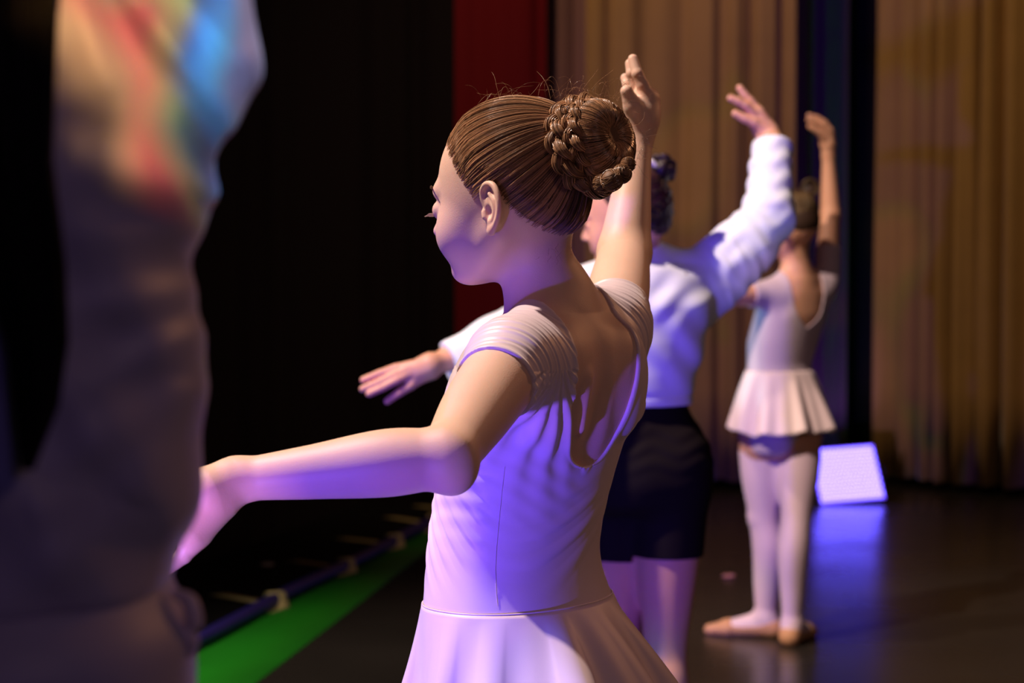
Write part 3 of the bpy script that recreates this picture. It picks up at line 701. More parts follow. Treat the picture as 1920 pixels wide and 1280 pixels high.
# ------------------------------------------------------------------ shared pieces for the other dancers
def stations(rows, Y):
    st = []
    for y, x, w_, df, db in rows:
        p = P(x, y, Y); st.append((p[2], p[0], p[1], w_, df, db))
    return st
def hair_cap(F, body, O, R, s, base, strand, n, seed, label, low=-.035, uB=(-.08, 0, .07), noise_=0.0, vox=.003):
    hx = np.array([-.10, -.06, -.03, -.015, .0, .012, .02, .04, .06, .10])*s; hzv = np.array([low, low+.005, .0, .02, .032, .02, .035, .065, .088, .098])*s
    C = F.copy({'cran'}, .006*s)
    def hl(X, D):
        q = (X-O)@R; ed = (q[..., 2]-np.interp(q[..., 0], hx, hzv))*.75
        D = D+.006*s*np.exp(-np.maximum(ed, 0)/.01)
        if noise_: D = D-noise_*(np.sin(q[..., 0]*210+3*np.sin(q[..., 2]*150))*np.sin(q[..., 1]*190+2*np.sin(q[..., 0]*140))+.5*np.sin(q[..., 2]*260+q[..., 1]*120))
        return np.maximum(D, -ed)
    C.post = [hl]; cap = C.mesh('hair', vox, base, body); cap['label'] = label
    rg = np.random.default_rng(seed); c0 = np.array([-.004, 0, .035]); uBn = nrm(np.array(uB)-c0)
    els = [(np.array([-.004, 0, .046]), np.array([.090, .073, .079])), (np.array([-.012, 0, 0]), np.array([.072, .060, .052]))]
    paths, tn = [], []
    while len(paths) < n:
        u = nrm(rg.normal(size=3)); an = math.acos(np.clip(u@uBn, -1, 1)); t = np.linspace(0, 1, 9)[:, None]
        if an < .4 or an > 2.9: continue
        A = t*(1-.3/an); U = (np.sin((1-A)*an)*u+np.sin(A*an)*uBn)/sin(an); U /= np.linalg.norm(U, axis=1)[:, None]
        rs = []
        for c, r in els:
            o = (c0-c)/r; d = U/r; a_ = (d*d).sum(-1); b_ = (o*d).sum(-1); c_ = (o*o).sum(-1)-1; rs.append((-b_+np.sqrt(np.maximum(b_*b_-a_*c_, 0)))/a_)
        rr = np.maximum(*rs)+.0065; q = c0+U*rr[:, None]
        if q[0, 2]*s < np.interp(q[0, 0]*s, hx, hzv)+.001: continue
        paths.append(O+(q*s)@R.T); tn.append(rg.random())
    tubes('hair_strands', paths, .0009*s, strand, cap, 3, tn)
    return cap

# ------------------------------------------------------------------ dancer in the white sweatshirt
def girl_white():
    Y = 4.15; yaw = radians(22); l = np.array([-cos(yaw), -sin(yaw), 0]); f = np.array([-sin(yaw), cos(yaw), 0])
    F = Field()
    F.loft(stations([(492, 1205, .06, .05, .05), (512, 1210, .105, .065, .062), (545, 1212, .128, .085, .080), (600, 1207, .122, .088, .084), (660, 1198, .110, .084, .080), (720, 1189, .102, .080, .076),
                     (760, 1190, .104, .080, .078), (805, 1203, .116, .084, .092), (860, 1213, .124, .086, .112), (905, 1216, .124, .084, .112), (950, 1214, .115, .08, .09)], Y), yaw, .02, 'torso')
    jl, jr = P(1108, 545, 4.08), P(1318, 512, 4.22); el, wl = P(975, 612, 3.96), P(838, 674, 3.90); er, wr = P(1440, 404, 4.28), P(1449, 266, 4.38)
    F.rc(P(1195, 500, 4.16), P(1180, 440, 4.15), .048, .045, .03, 'neck')
    F.rc(P(1190, 480, 4.16), jl*.75+P(1195, 510, 4.15)*.25, .026, .032, .04, 'trap'); F.rc(P(1195, 480, 4.16), jr*.75+P(1195, 510, 4.15)*.25, .026, .032, .04, 'trap')
    F.limb([(jl+jr)/2*.4+jl*.6-np.array([0, 0, .02]), jl, (jl+el)/2, el], [.045, .042, .037, .030], .03, 'al'); F.limb([el, el*.7+wl*.3, wl], [.030, .031, .021], .01, 'al')
    F.limb([(jl+jr)/2*.4+jr*.6-np.array([0, 0, .02]), jr, (jr+er)/2, er], [.045, .042, .037, .031], .03, 'ar'); F.limb([er, er*.7+wr*.3, wr], [.031, .031, .0215], .01, 'ar')
    # left hand, spread towards the hall
    Yh = 3.87; H = lambda x, y, d=0: P(x, y, Yh+d)
    F.rc(wl, H(806, 686), .0215, .021, .012, 'hand'); F.rc(H(806, 682), H(768, 692), .0215, .0140, .012, 'hand'); F.rc(H(806, 694), H(770, 706), .019, .0135, .012, 'hand')
    finger(F, [H(768, 686), H(742, 690), H(712, 700), H(681, 712)], .0098, .0068, .006)
    finger(F, [H(766, 692, -.004), H(742, 702, -.008), H(712, 716, -.01), H(680, 729, -.01)], .0098, .0068, .004)
    finger(F, [H(768, 700, -.006), H(745, 712, -.012), H(718, 726, -.014), H(692, 738, -.014)], .0098, .0070, .004)
    finger(F, [H(770, 694, .010), H(744, 700, .012), H(718, 712, .014), H(700, 722, .014)], .009, .006, .004)
    finger(F, [H(796, 704, .004), H(770, 722, -.004), H(748, 736, -.006), H(726, 752, -.006)], .0115, .0068, .008)
    # right hand
    G = lambda x, y, d=0: P(x, y, 4.40+d)
    F.rc(wr, G(1440, 248), .0215, .022, .012, 'hand'); F.rc(G(1440, 248), G(1420, 215), .0225, .0195, .012, 'hand'); F.rc(G(1432, 252), G(1420, 236), .020, .016, .012, 'hand')
    finger(F, [G(1418, 206), G(1406, 190), G(1396, 178), G(1387, 165)], .0118, .0078, .006)
    finger(F, [G(1412, 212, -.012), G(1398, 198, -.018), G(1384, 190, -.02), G(1370, 184, -.02)], .0110, .0080, .005)
    finger(F, [G(1420, 206, .014), G(1410, 192, .02), G(1400, 184, .022), G(1392, 178, .024)], .0105, .0072, .005)
    finger(F, [G(1424, 210, .026), G(1414, 200, .034), G(1404, 194, .036)], .0100, .0072, .005)
    finger(F, [G(1428, 240, -.012), G(1414, 230, -.018), G(1396, 222, -.02), G(1379, 213, -.02)], .0130, .0085, .008)
    hr, hl_ = P(1258, 862, 4.13), P(1163, 862, 4.17)
    kr, kl = P(1248, 1205, 4.16), P(1162, 1200, 4.25)
    gz = .075
    ar, al = np.array([kr[0]-.005, 4.16, gz]), np.array([kl[0]-.01, 4.27, gz])
    leg(F, hr, kr, ar, ar+np.array([-.02, .17, 0]), (.074, .050, .031)); leg(F, hl_, kl, al, al+np.array([-.14, .10, 0]), (.074, .050, .031))
    R = frame(radians(72), radians(6), 0); O = P(1180, 420, 4.14); s = .95
    L = head(F, O, R, s)
    body = F.mesh('person', .0035, M['skin_tan'])
    tag(body, 'person in a white long-sleeved sweatshirt and black shorts, dark curly bun', 'person', 'dancers standing on the stage')
    face_parts(body, L, R, s)
    # sweatshirt
    S = F.copy({'torso', 'al', 'ar', 'trap'}, .013)
    dl = nrm(wl-el); dr = nrm(wr-er)
    S.limb([jl+np.array([.02, 0, -.05]), el+np.array([0, 0, -.018]), wl-dl*.01+np.array([.004, 0, -.030])], [.052, .046, .036], .02, 'drape')
    S.limb([jr+np.array([-.03, 0, -.07]), jr*.5+er*.5+np.array([.012, 0, -.022]), er+np.array([.004, 0, -.006])], [.050, .050, .040], .03, 'drape')
    S.limb([er, wr-dr*.02], [.036, .030], .02, 'drape')
    S.loft([(P(0, y, Y)[2], P(x, y, Y)[0], Y, w_, d_, d_) for y, x, w_, d_ in ((560, 1208, .128, .098), (640, 1203, .122, .100), (700, 1194, .113, .098), (756, 1190, .103, .090), (775, 1190, .098, .086))], yaw, .02, 'body2')
    hemz = P(0, 757, Y)[2]
    def wr_(X, D):
        z = X[..., 2]; x = X[..., 0]; tl = (X-el)@dl; tr = (X-er)@dr; t2 = (X-jr)@nrm(er-jr)
        arm = np.clip((x-jr[0])/.05, 0, 1); arml = np.clip((jl[0]-x)/.05, 0, 1)
        D = D-.0020*arm*np.maximum(np.sin(t2*95+25*z+2*np.sin(x*40))*np.sin(z*30+1), -.3)-.0015*arm*np.sin(tr*120+np.sin(x*60)*2)
        D = D-.0015*arml*np.sin(tl*80+z*20)
        tb = (1-arm)*(1-arml)
        D = D-.0035*tb*np.sin((z+.55*(x-.25))*60+2.5*np.sin(x*18))*np.exp(-((z-.98)/.09)**2)-.003*tb*np.sin((z-.8*(x-.25))*75+np.sin(x*30))*np.exp(-((z-1.09)/.05)**2)
        D = D-.003*np.exp(-((z-hemz-.022)/.004)**2)*tb*-1
        return D
    S.post = [wr_, plane_cut([0, 0, hemz], [0, 0, -1]), plane_cut(wl-dl*.004, dl, wl, .12), plane_cut(wr-dr*.010, dr, wr, .12)]
    sw = S.mesh('sweatshirt', .0038, M['sweat'], body); sw['label'] = 'loose white long-sleeved sweatshirt'
    K = F.copy({'torso', 'leg'}, .007)
    hem_r, hem_l = P(1255, 1042, 4.13), P(1150, 1046, 4.2)
    K.post = [plane_cut([0, 0, hemz+.006], [0, 0, 1]), lambda X, D: np.maximum(D, np.where(X[..., 0] > .250, hem_r[2]-X[..., 2]+.25*(.31-X[..., 0])*0, hem_l[2]-X[..., 2])),
              lambda X, D: D-.0012*np.sin(X[..., 2]*180+np.sin(X[..., 0]*60)*1.5)*np.exp(-((X[..., 2]-.78)/.05)**2)]
    sh = K.mesh('shorts', .0038, M['shorts'], body); sh['label'] = 'tight black shorts'
    cap = hair_cap(F, body, O, R, s, M['dark_base'], M['dark_hair'], 1100, 3, 'dark brown curly hair pinned up in a messy bun', noise_=.0018)
    B = Field(); rg = np.random.default_rng(4); Cb = P(1240, 318, 4.13); cr, ct = [], []
    for i in range(15):
        a = rg.uniform(0, 2*pi); r = rg.uniform(.008, .026); c = Cb+np.array([r*cos(a)*1.1, rg.normal()*.012, r*sin(a)*.95]); ax = nrm(rg.normal(size=3)); b1 = nrm(np.cross(ax, [.3, .2, 1])); b2 = np.cross(ax, b1)
        for k in range(8): B.rc(c+.0085*(b1*cos(k*pi/4)+b2*sin(k*pi/4)), c+.0085*(b1*cos((k+1)*pi/4)+b2*sin((k+1)*pi/4)), .0052, .0052, .002)
        for k in range(26):
            ph = rg.uniform(0, 6); t = np.linspace(0, 5.5, 12)+ph; rr = .0085+.005*np.cos(ph*3+t); cr.append(c+(b1*np.cos(t)[:, None]+b2*np.sin(t)[:, None])*rr[:, None]+ax*(.005*np.sin(ph*3+t))[:, None]); ct.append(rg.random())
    for i in range(8):
        c = P(1212+rg.uniform(-12, 40), 352+rg.uniform(-14, 14), 4.10); B.ell(c, (.014, .010, .010), k=.004)
    B.rc(Cb, P(1220, 352, 4.14), .02, .03, .01)
    bn = B.mesh('bun', .0025, M['dark_base'], cap); tubes('bun_curls', cr, .0009, M['dark_hair'], bn, 3, ct)
    Cc = Field(); Cc.ell(P(1222, 304, 4.10), (.0075, .005, .0062), k=.001); Cc.ell(P(1228, 309, 4.10), (.005, .004, .005), k=.002)
    hc = Cc.mesh('hair_clip', .0015, mat('hair_clip_white', (.8, .72, .6), .3, .6), cap)
    return body
girl_white()

# ------------------------------------------------------------------ farthest dancer
def girl_far():
    Y = 6.02; yaw = radians(36); l = np.array([-cos(yaw), -sin(yaw), 0]); f = np.array([-sin(yaw), cos(yaw), 0])
    F = Field(); st = stations([(512, 1494, .045, .045, .045), (528, 1491, .080, .055, .055), (548, 1488, .110, .070, .066), (590, 1483, .118, .084, .076), (640, 1471, .114, .094, .072), (685, 1463, .102, .082, .066),
                           (725, 1464, .110, .080, .082), (775, 1466, .120, .084, .100), (820, 1464, .120, .084, .100), (850, 1462, .105, .075, .08)], Y)
    F.loft(st, yaw, .02, 'torso')
    jl, jr = P(1428, 552, 5.94), P(1549, 528, 6.09); el, wl = P(1352, 555, 5.86), P(1275, 566, 5.82); er, wr = P(1557, 402, 6.15), P(1553, 292, 6.17)
    F.rc(P(1494, 525, 6.02), P(1490, 465, 6.01), .040, .040, .03, 'neck')
    F.rc(P(1494, 505, 6.02), jl*.75+P(1490, 530, Y)*.25, .024, .028, .035, 'trap'); F.rc(P(1494, 505, 6.02), jr*.75+P(1490, 530, Y)*.25, .024, .028, .035, 'trap')
    F.limb([(jl+jr)/2*.3+jl*.7-np.array([0, 0, .015]), jl, (jl+el)/2, el], [.040, .036, .032, .027], .03, 'al'); F.limb([el, el*.7+wl*.3, wl], [.027, .028, .019], .01, 'fal')
    F.limb([(jl+jr)/2*.3+jr*.7-np.array([0, 0, .04]), jr, (jr+er)/2, er], [.040, .036, .034, .030], .03, 'ar'); F.limb([er, er*.7+wr*.3, wr], [.030, .028, .0195], .01, 'far')
    H = lambda x, y, d=0: P(x, y, 6.17+d)
    F.rc(wr, H(1553, 272), .0195, .021, .01, 'hand'); F.rc(H(1553, 272), H(1553, 250), .022, .019, .01, 'hand'); F.rc(H(1546, 268), H(1543, 256, -.01), .016, .013, .01, 'hand')
    finger(F, [H(1555, 244), H(1546, 231), H(1533, 222), H(1517, 217)], .0115, .0080, .006); finger(F, [H(1550, 246, -.012), H(1540, 235, -.016), H(1528, 229, -.018), H(1516, 225, -.018)], .0105, .0078, .005)
    finger(F, [H(1556, 244, .014), H(1548, 233, .018), H(1538, 226, .02), H(1528, 222, .02)], .0105, .0076, .005); finger(F, [H(1555, 246, .028), H(1546, 238, .034), H(1536, 234, .036)], .0098, .0074, .005)
    finger(F, [H(1545, 259, -.014), H(1535, 248, -.02), H(1526, 242, -.022), H(1518, 237, -.022)], .0115, .0080, .006)
    hand_generic(F, wl, nrm(wl-el), [.1, 0, 1], [-.1, -1, 0], .85)
    lL = (P(1427, 812, 6.02), P(1434, 968, 6.05), P(1435, 1155, 6.10)); lR = (P(1499, 812, 6.0), P(1493, 965, 5.96), P(1485, 1166, 5.98))
    tL, tR = P(1331, 1185, 6.14), P(1520, 1185, 6.13)
    aL = lL[2].copy(); aR = lR[2].copy(); aL[2] = .072; aR[2] = .072
    leg(F, lL[0], lL[1], aL, tL, (.068, .050, .029)); leg(F, lR[0], lR[1], aR, tR, (.066, .048, .028))
    R = frame(radians(42), radians(16), radians(-6)); O = P(1489, 430, 6.0); s = .93
    L = head(F, O, R, s); body = F.mesh('person', .0045, M['skin_tan'])
    tag(body, 'person farthest away in a short pink skirt, white tights and tan ballet slippers', 'person', 'dancers standing on the stage')
    face_parts(body, L, R, s)
    zs = np.array(sorted(s_[0] for s_ in st)); xs = np.array([s_[1] for s_ in sorted(st)])
    def uv(X):
        z = X[..., 2]; dx = X[..., 0]-np.interp(z, zs, xs); dy = X[..., 1]-Y; return dx*l[0]+dy*l[1], dx*f[0]+dy*f[1], z
    zb = P(0, 612, Y)[2]; seam = P(0, 694, Y)[2]
    def nc(X, D):
        u, v, z = uv(X); zz = np.where(v < 0, zb, 1.02); hw = .070*(1-np.exp(-np.maximum(z-zz, 0)/.035))
        return np.maximum(D, np.where(z > zz, hw-np.abs(u+.004), -np.sqrt((zz-z)**2+(u+.004)**2))*.8)
    dl, dr = nrm(el-jl), nrm(er-jr)
    C = F.copy({'torso', 'al', 'ar', 'trap'}, .0035)
    C.post = [nc, plane_cut(jl+dl*.045, dl, jl+dl*.15, .17), plane_cut(jr+dr*.11, dr, jr+dr*.2, .16), plane_cut([0, 0, P(0, 870, Y)[2]], [0, 0, -1])]
    lo_ = C.mesh('leotard', .0038, M['leotard2'], body); lo_['label'] = 'pink short-sleeved leotard with a scooped back'
    nT, nR = 220, 26; V = []; q = C.pr[0]; fv = [np.interp(seam, q['fz'], q['fv'][:, i]) for i in range(5)]
    for t in np.linspace(0, 1, nR):
        for i in range(nT):
            a = 2*pi*i/nT; cu, sv = cos(a), sin(a); d_ = fv[3] if sv > 0 else fv[4]; k0 = (abs(cu/fv[2])**2.25+abs(sv/d_)**2.25)**(1/2.25)
            fo = sin(9*a+.6+.6*sin(2*a))*.6+sin(15*a+2)*.35+sin(5*a)*.3; r = 1/k0+.005+.056*t**.8+.012*max(0, -sv)*t+.016*fo*t
            p = np.array([fv[0], fv[1], 0])+l*cu*r+f*sv*r; V.append((p[0]+.006*t, p[1], seam-.182*t+.008*t*fo+.004*t*sin(3*a)))
    Fc = [(j*nT+i, (j+1)*nT+i, (j+1)*nT+(i+1) % nT, j*nT+(i+1) % nT) for j in range(nR-1) for i in range(nT)]
    sk = rawmesh('skirt', V, Fc, M['skirt2'], body); md = sk.modifiers.new('thick', 'SOLIDIFY'); md.thickness = .0015; md.offset = -1; sk['label'] = 'short flared pale pink skirt'
    T = F.copy({'leg', 'foot'}, .0022); T.post = [plane_cut([0, 0, P(0, 845, Y)[2]], [0, 0, 1])]; tt = T.mesh('tights', .0045, M['tights'], body); tt['label'] = 'pale pink tights'
    for (an, to) in ((aL, tL), (aR, tR)):
        S = F.copy({'foot'}, .0042); fd = nrm(np.array([to[0]-an[0], to[1]-an[1], 0]))
        def op(X, D, an=an, fd=fd):
            c = (X-an)@fd; side = np.linalg.norm((X-an)[..., :2], axis=-1); D = np.maximum(D, np.where(side < .22, -1, side-.22))
            lim = np.interp(c, [-.06, -.03, .02, .07, .10, .115, .2], [.058, .050, .034, .030, .032, .08, .08]); return np.maximum(D, (X[..., 2]-lim)*.8)
        def only(X, D, an=an, oth=(aR if an is aL else aL)):
            return np.maximum(D, (np.linalg.norm((X-an-fd*.03)[..., :2], axis=-1)-np.linalg.norm((X-oth)[..., :2], axis=-1))*.5) if False else D
        oth = aR if an is aL else aL; tot = tR if an is aL else tL
        mid = (an+oth)/2; nn = nrm(np.array([oth[0]-an[0], oth[1]-an[1], 0]))
        S.post = [op, plane_cut([mid[0], mid[1], 0], nn)]
        sl = S.mesh('ballet_slipper', .003, M['slipper'], body); sl['label'] = 'tan canvas ballet slipper'
    cap = hair_cap(F, body, O, R, s, M['olive_base'], M['olive_hair'], 900, 8, 'brown hair in a small high bun', low=-.025, uB=(-.05, 0, .11))
    B = Field(); Cb = P(1518, 352, 6.0); rg = np.random.default_rng(5); cr, ct = [], []
    ring = [Cb+.014*np.array([cos(a), .4*sin(a), sin(a)]) for a in np.linspace(0, 2*pi, 13)]
    for i in range(12): B.rc(ring[i], ring[i+1], .012, .012, .003)
    B.rc(Cb, P(1508, 375, 6.01), .015, .022, .01)
    for i in range(160):
        t = np.linspace(0, 2.5, 9)+rg.uniform(0, 6); rr = .014+.012*rg.uniform(.6, 1.02); cr.append(Cb+np.stack([rr*np.cos(t), rg.normal()*.006+.0*t-.008, rr*np.sin(t)], 1)); ct.append(rg.random())
    bn = B.mesh('bun', .0028, M['olive_base'], cap); tubes('bun_strands', cr, .0009, M['olive_hair'], bn, 3, ct)
girl_far()

# ------------------------------------------------------------------ person close to the camera at the left edge
def woman_near():
    Y = 1.10; yaw = radians(6); F = Field()
    l = np.array([-cos(yaw), -sin(yaw), 0]); f = np.array([-sin(yaw), cos(yaw), 0]); K = 3733.33/1.1; cx = -60
    ed = [(-470, 110, .06), (-420, 180, .075), (-330, 360, .09), (-200, 420, .10), (0, 400, .105), (150, 385, .105), (300, 368, .10), (370, 356, .098), (450, 346, .096), (560, 330, .094), (700, 330, .094), (850, 330, .096),
          (950, 322, .10), (1050, 305, .105), (1110, 292, .11), (1190, 300, .12), (1300, 300, .125), (1500, 320, .125), (1800, 330, .11)]
    F.loft(stations([(y, cx, (e-cx)/K-.008, d, d) for y, e, d in ed], Y), yaw, .03, 'torso')
    sh = P(270, -300, 1.11); sl = P(-420, -300, 1.11); el = P(292, 140, 1.06); wr = P(300, 120, 1.30)
    F.rc(P(cx, -380, 1.1), P(cx, -640, 1.12), .06, .055, .04, 'neck')
    F.limb([sh, P(276, -60, 1.08), el], [.050, .046, .036], .04, 'ar'); F.limb([el, el*.5+wr*.5, wr], [.036, .033, .026], .015, 'ar'); hand_generic(F, wr, nrm(wr-el), [0, 0, 1], [-1, 0, 0], 1.05)
    el2 = P(-520, 250, 1.08); wr2 = P(-470, 900, 1.16); F.limb([sl, P(-500, -40, 1.1), el2], [.050, .046, .038], .04, 'al'); F.limb([el2, (el2+wr2)/2, wr2], [.038, .034, .026], .015, 'al'); hand_generic(F, wr2, [0.05, .1, -1], [-1, 0, 0], [0, 1, 0], 1.05)
    for sd in (-1, 1):
        hp = np.array([P(cx, 1000, Y)[0]-sd*.062, Y, .80]); kn = hp+np.array([0, .02, -.36]); an = hp+np.array([0, -.02, -.72]); an[2] = .085
        leg(F, hp, kn, an, an+np.array([-sd*.04, .2, 0]), (.062, .050, .036))
    R = frame(radians(20), 0, 0); O = P(cx, -860, 1.12); O[2] = 1.565; s = 1.08
    L = head(F, O, R, s); body = F.mesh('person', .005, M['skin'])
    tag(body, 'person cropped by the left edge, blurred, in a loose pale satin top, long black hair', 'person')
    S = F.copy({'torso', 'ar', 'al'}, .010)
    S.loft(stations([(y, cx, (e-cx)/K-.011, .115, .115) for y, e in ((-200, 440), (0, 420), (200, 410), (330, 385), (400, 368), (470, 358), (560, 346), (640, 360), (760, 366), (860, 362), (950, 352), (1030, 330), (1090, 314), (1120, 308), (1190, 320))], Y), yaw, .01, 'drape')
    hemz = P(0, 1192, Y)[2]
    dl = nrm(wr-el); dl2 = nrm(wr2-el2)
    def ridge(X, a, b, wd, h):
        a = P(*a); b = P(*b); A = a[[0, 2]]; Bb = b[[0, 2]]; ba = Bb-A; q = X[..., [0, 2]]-A; t = np.clip(q@ba/(ba@ba), 0, 1)
        d = np.linalg.norm(q-t[..., None]*ba, axis=-1); return h*np.exp(-(d/wd)**2)*np.sin(np.clip(t, .02, .98)*pi)**.5*(X[..., 1] < 1.12)
    def folds(X, D):
        for a, b, w_, h in (((150, -60), (215, 190), .008, .007), ((200, -60), (330, 130), .007, .008), ((250, -60), (400, 220), .006, .007), ((330, -60), (440, 130), .006, .006),
                            ((400, -60), (470, 150), .006, .004), ((130, 300), (330, 365), .012, .006), ((330, 365), (420, 330), .010, .005), ((140, 440), (380, 430), .010, .004),
                            ((120, 590), (370, 540), .010, .005), ((150, 740), (380, 600), .010, .006), ((90, 900), (360, 700), .012, .006), ((230, 960), (340, 730), .012, .007), ((0, 1130), (240, 960), .014, .006), ((260, 1160), (350, 860), .014, .005), ((180, 930), (60, 960), .01, .004)):
            D = D-ridge(X, (*a, 1.0), (*b, 1.0), w_*1.1, h)
        D = D-.0025*np.sin(X[..., 2]*70+X[..., 0]*55+2*np.sin(X[..., 0]*30))
        return D-.003*np.exp(-((X[..., 2]-hemz-.028)/.003)**2)*-1
    S.post = [folds, plane_cut([0, 0, hemz], [0, 0, -1]), plane_cut(wr-dl*.01, dl, wr, .2), plane_cut(wr2-dl2*.01, dl2, wr2, .2), plane_cut(P(cx, -400, Y), [0, 0, 1])]
    top = S.mesh('satin_top', .004, M['shirt'], body); top['label'] = 'loose pale satin long-sleeved top'
    Q = F.copy({'torso', 'leg'}, .012); Q.post = [plane_cut([0, 0, hemz+.03], [0, 0, 1]), plane_cut([0, 0, .42], [0, 0, -1])]
    Q.loft(stations([(y, cx, (325-cx)/K, .13, .13) for y in (1150, 1300, 1500, 1800)], Y), yaw, .02, 'skirt'); q = Q.mesh('skirt', .006, M['shirt'], body)
    Tn = Field(); Tn.limb([P(332, 1112, 1.08), P(356, 1128, 1.08), P(364, 1165, 1.08), P(352, 1178, 1.08)], [.003, .0045, .005, .003], .002); Tn.limb([P(345, 1180, 1.08), P(358, 1200, 1.08), P(356, 1222, 1.08)], [.0035, .0045, .003], .002)
    tn = Tn.mesh('side_tie', .0015, M['leotard'], top)
    # hair
    hc = hair_cap(F, body, O, R, s, M['black_hair'], M['black_hair'], 500, 12, 'long straight black hair', low=-.09, vox=.005)
    rg = np.random.default_rng(9); ps, tn_ = [], []
    ys = np.array([-760, -520, -250, 0, 300, 500, 640, 760, 880]); ce = np.array([-60, -60, -50, -25, -5, 45, 70, 68, 52]); sp = np.array([190, 190, 180, 130, 100, 75, 55, 38, 10]); Yc = np.array([1.04, 1.0, .965, .958, .958, .966, .972, .975, .972])
    for i in range(1100):
        a = rg.uniform(-1, 1); d = rg.uniform(0, 1)*sqrt(max(0, 1-a*a)); end = rg.integers(6, 10) if abs(a) > .3 else 9
        q = np.array([P(c+a*s_, y_, Yy-.014*d+.002*sin(i+k)) for k, (c, s_, y_, Yy) in enumerate(zip(ce[:end], sp[:end], ys[:end], Yc[:end]))]); ps.append(q); tn_.append(rg.random())
    tubes('long_strands', ps, .0016, M['black_hair'], hc, 4, tn_)
woman_near()
# ------------------------------------------------------------------ stage floor, walls, curtains
def struct(o): o['kind'] = 'structure'; return o
def floor_material():
    m = mat('stage_floor', (.020, .017, .014), .42, .35, noise=.45, nscale=1.6); nt = m.node_tree; b = nt.nodes['Principled BSDF']
    n = nt.nodes.new('ShaderNodeTexNoise'); n.inputs['Scale'].default_value = 1.4; n.inputs['Detail'].default_value = 6
    tc = nt.nodes.new('ShaderNodeTexCoord'); nt.links.new(tc.outputs['Object'], n.inputs['Vector'])
    r = nt.nodes.new('ShaderNodeMapRange'); r.inputs[3].default_value = .14; r.inputs[4].default_value = .42
    nt.links.new(n.outputs['Fac'], r.inputs[0]); nt.links.new(r.outputs[0], b.inputs['Roughness']); return m
Lf = [floor_at(379, 1188), floor_at(595, 1075), floor_at(815, 978)]
d0 = nrm(Lf[1]-Lf[0])
edge = [Lf[0]-d0*7, Lf[0]-d0*1.2, Lf[0], Lf[1], Lf[2], Lf[2]+nrm(Lf[2]-Lf[1])*.7]
def slab(name, top, bottom_z, material):
    V = [tuple(p[:2])+(top_z,) for top_z in (top[0][2], bottom_z) for p in top]; n = len(top)
    me = bpy.data.meshes.new(name); me.from_pydata(V, [], [tuple(range(n)), tuple(range(2*n-1, n-1, -1))]+[(i, i+n, (i+1) % n+n, (i+1) % n) for i in range(n)]); me.update()
    return link(me, name, material, None, False)
A3 = lambda x, y, z=0.: np.array([x, y, z])
fl = slab('floor', [A3(9, -3), A3(9, 12.5), A3(edge[-1][0], 12.5)]+[e for e in edge[::-1]]+[A3(edge[0][0], -3)], -.9, floor_material()); struct(fl)
trim = slab('trim_1', [np.array([*(q[:2]+np.array([-.55, -.05]) if k < 0 else q[:2]), .001]) for q, k in [(q, -1) for q in edge]+[(q, 1) for q in edge[::-1]]][:6]+[np.array([*q[:2], .001]) for q in edge[::-1]], -.9, mat('black_apron', (.004, .0035, .004), .85, .1)); struct(trim)
hallm = mat('black_paint', (.006, .005, .006), .8, .2)
hf = slab('floor_hall', [A3(-12, -4, -.9), A3(-12, 12.5, -.9), A3(9, 12.5, -.9), A3(9, -4, -.9)][::-1], -1.0, hallm); struct(hf)
bw = boxmesh('wall_back', (21, .2, 9), (-1.5, 12.6, 3.5), hallm, bevel=0); struct(bw)
rw = boxmesh('wall_right', (.2, 16.7, 9), (9.1, 4.3, 3.5), hallm, bevel=0); struct(rw)
# green strip along the stage edge
Rt = [floor_at(482, 1280), floor_at(600, 1189), floor_at(815, 1022), floor_at(935, 940)]
dR = nrm(Rt[1]-Rt[0])
gpts_r = [Rt[0]-dR*4, Rt[0], Rt[1], Rt[2]]; gpts_l = [Lf[0]-d0*4, Lf[0], Lf[1], Lf[2]]
V = []; 
for a, b in zip(gpts_l, gpts_r):
    V += [(a[0], a[1], .003), (b[0], b[1], .003), (a[0], a[1], .0002), (b[0], b[1], .0002)]
Fq = []
for i in range(3):
    o = 4*i; Fq += [(o, o+1, o+5, o+4), (o+2, o+6, o+7, o+3), (o, o+4, o+6, o+2), (o+1, o+3, o+7, o+5)]
Fq += [(0, 2, 3, 1), (12, 13, 15, 14)]
gs = rawmesh('floor_strip', V, Fq, mat('strip_green', (.010, .20, .008), .6, .2, noise=.25, nscale=3), None, False)
tag(gs, 'green strip on the black stage along its front edge', 'floor strip')
# cable tube along the edge, taped down
cpx = [(250, 1268), (330, 1222), (400, 1188), (470, 1150), (540, 1112), (600, 1083), (680, 1045), (760, 1003), (830, 968), (900, 940)]
cp = np.array([floor_at(x, y, .022)+np.array([0, 0, 0]) for x, y in cpx]); cp[:, 2] = .0245
tq = np.linspace(0, len(cp)-1, 80); cable = np.stack([np.interp(tq, range(len(cp)), cp[:, k]) for k in range(3)], 1)
ker = np.hanning(7); ker /= ker.sum()
cable[3:-3, 0] = np.convolve(cable[:, 0], ker, 'valid'); cable[3:-3, 1] = np.convolve(cable[:, 1], ker, 'valid')
cb = tubes('cable_tube', [cable], .024, mat('blue_rubber', (.02, .015, .16), .45, .4), None, 16, taper=False); tag(cb, 'dark blue cable tube lying along the stage edge', 'cable')
tapem = mat('yellow_tape', (.62, .52, .22), .6, .3, noise=.1)
tapes = [((372, 1204), (400, 1204), None), ((408, 1116), (442, 1121), (466, 1148, 492, 1152)), ((548, 1053), (574, 1058), (592, 1080, 613, 1085)), ((640, 1011), (664, 1014), (682, 1034, 704, 1038)), ((730, 971), (754, 975), (770, 998, 790, 1000)), ((784, 950), (800, 953), (812, 962, 822, 966))]
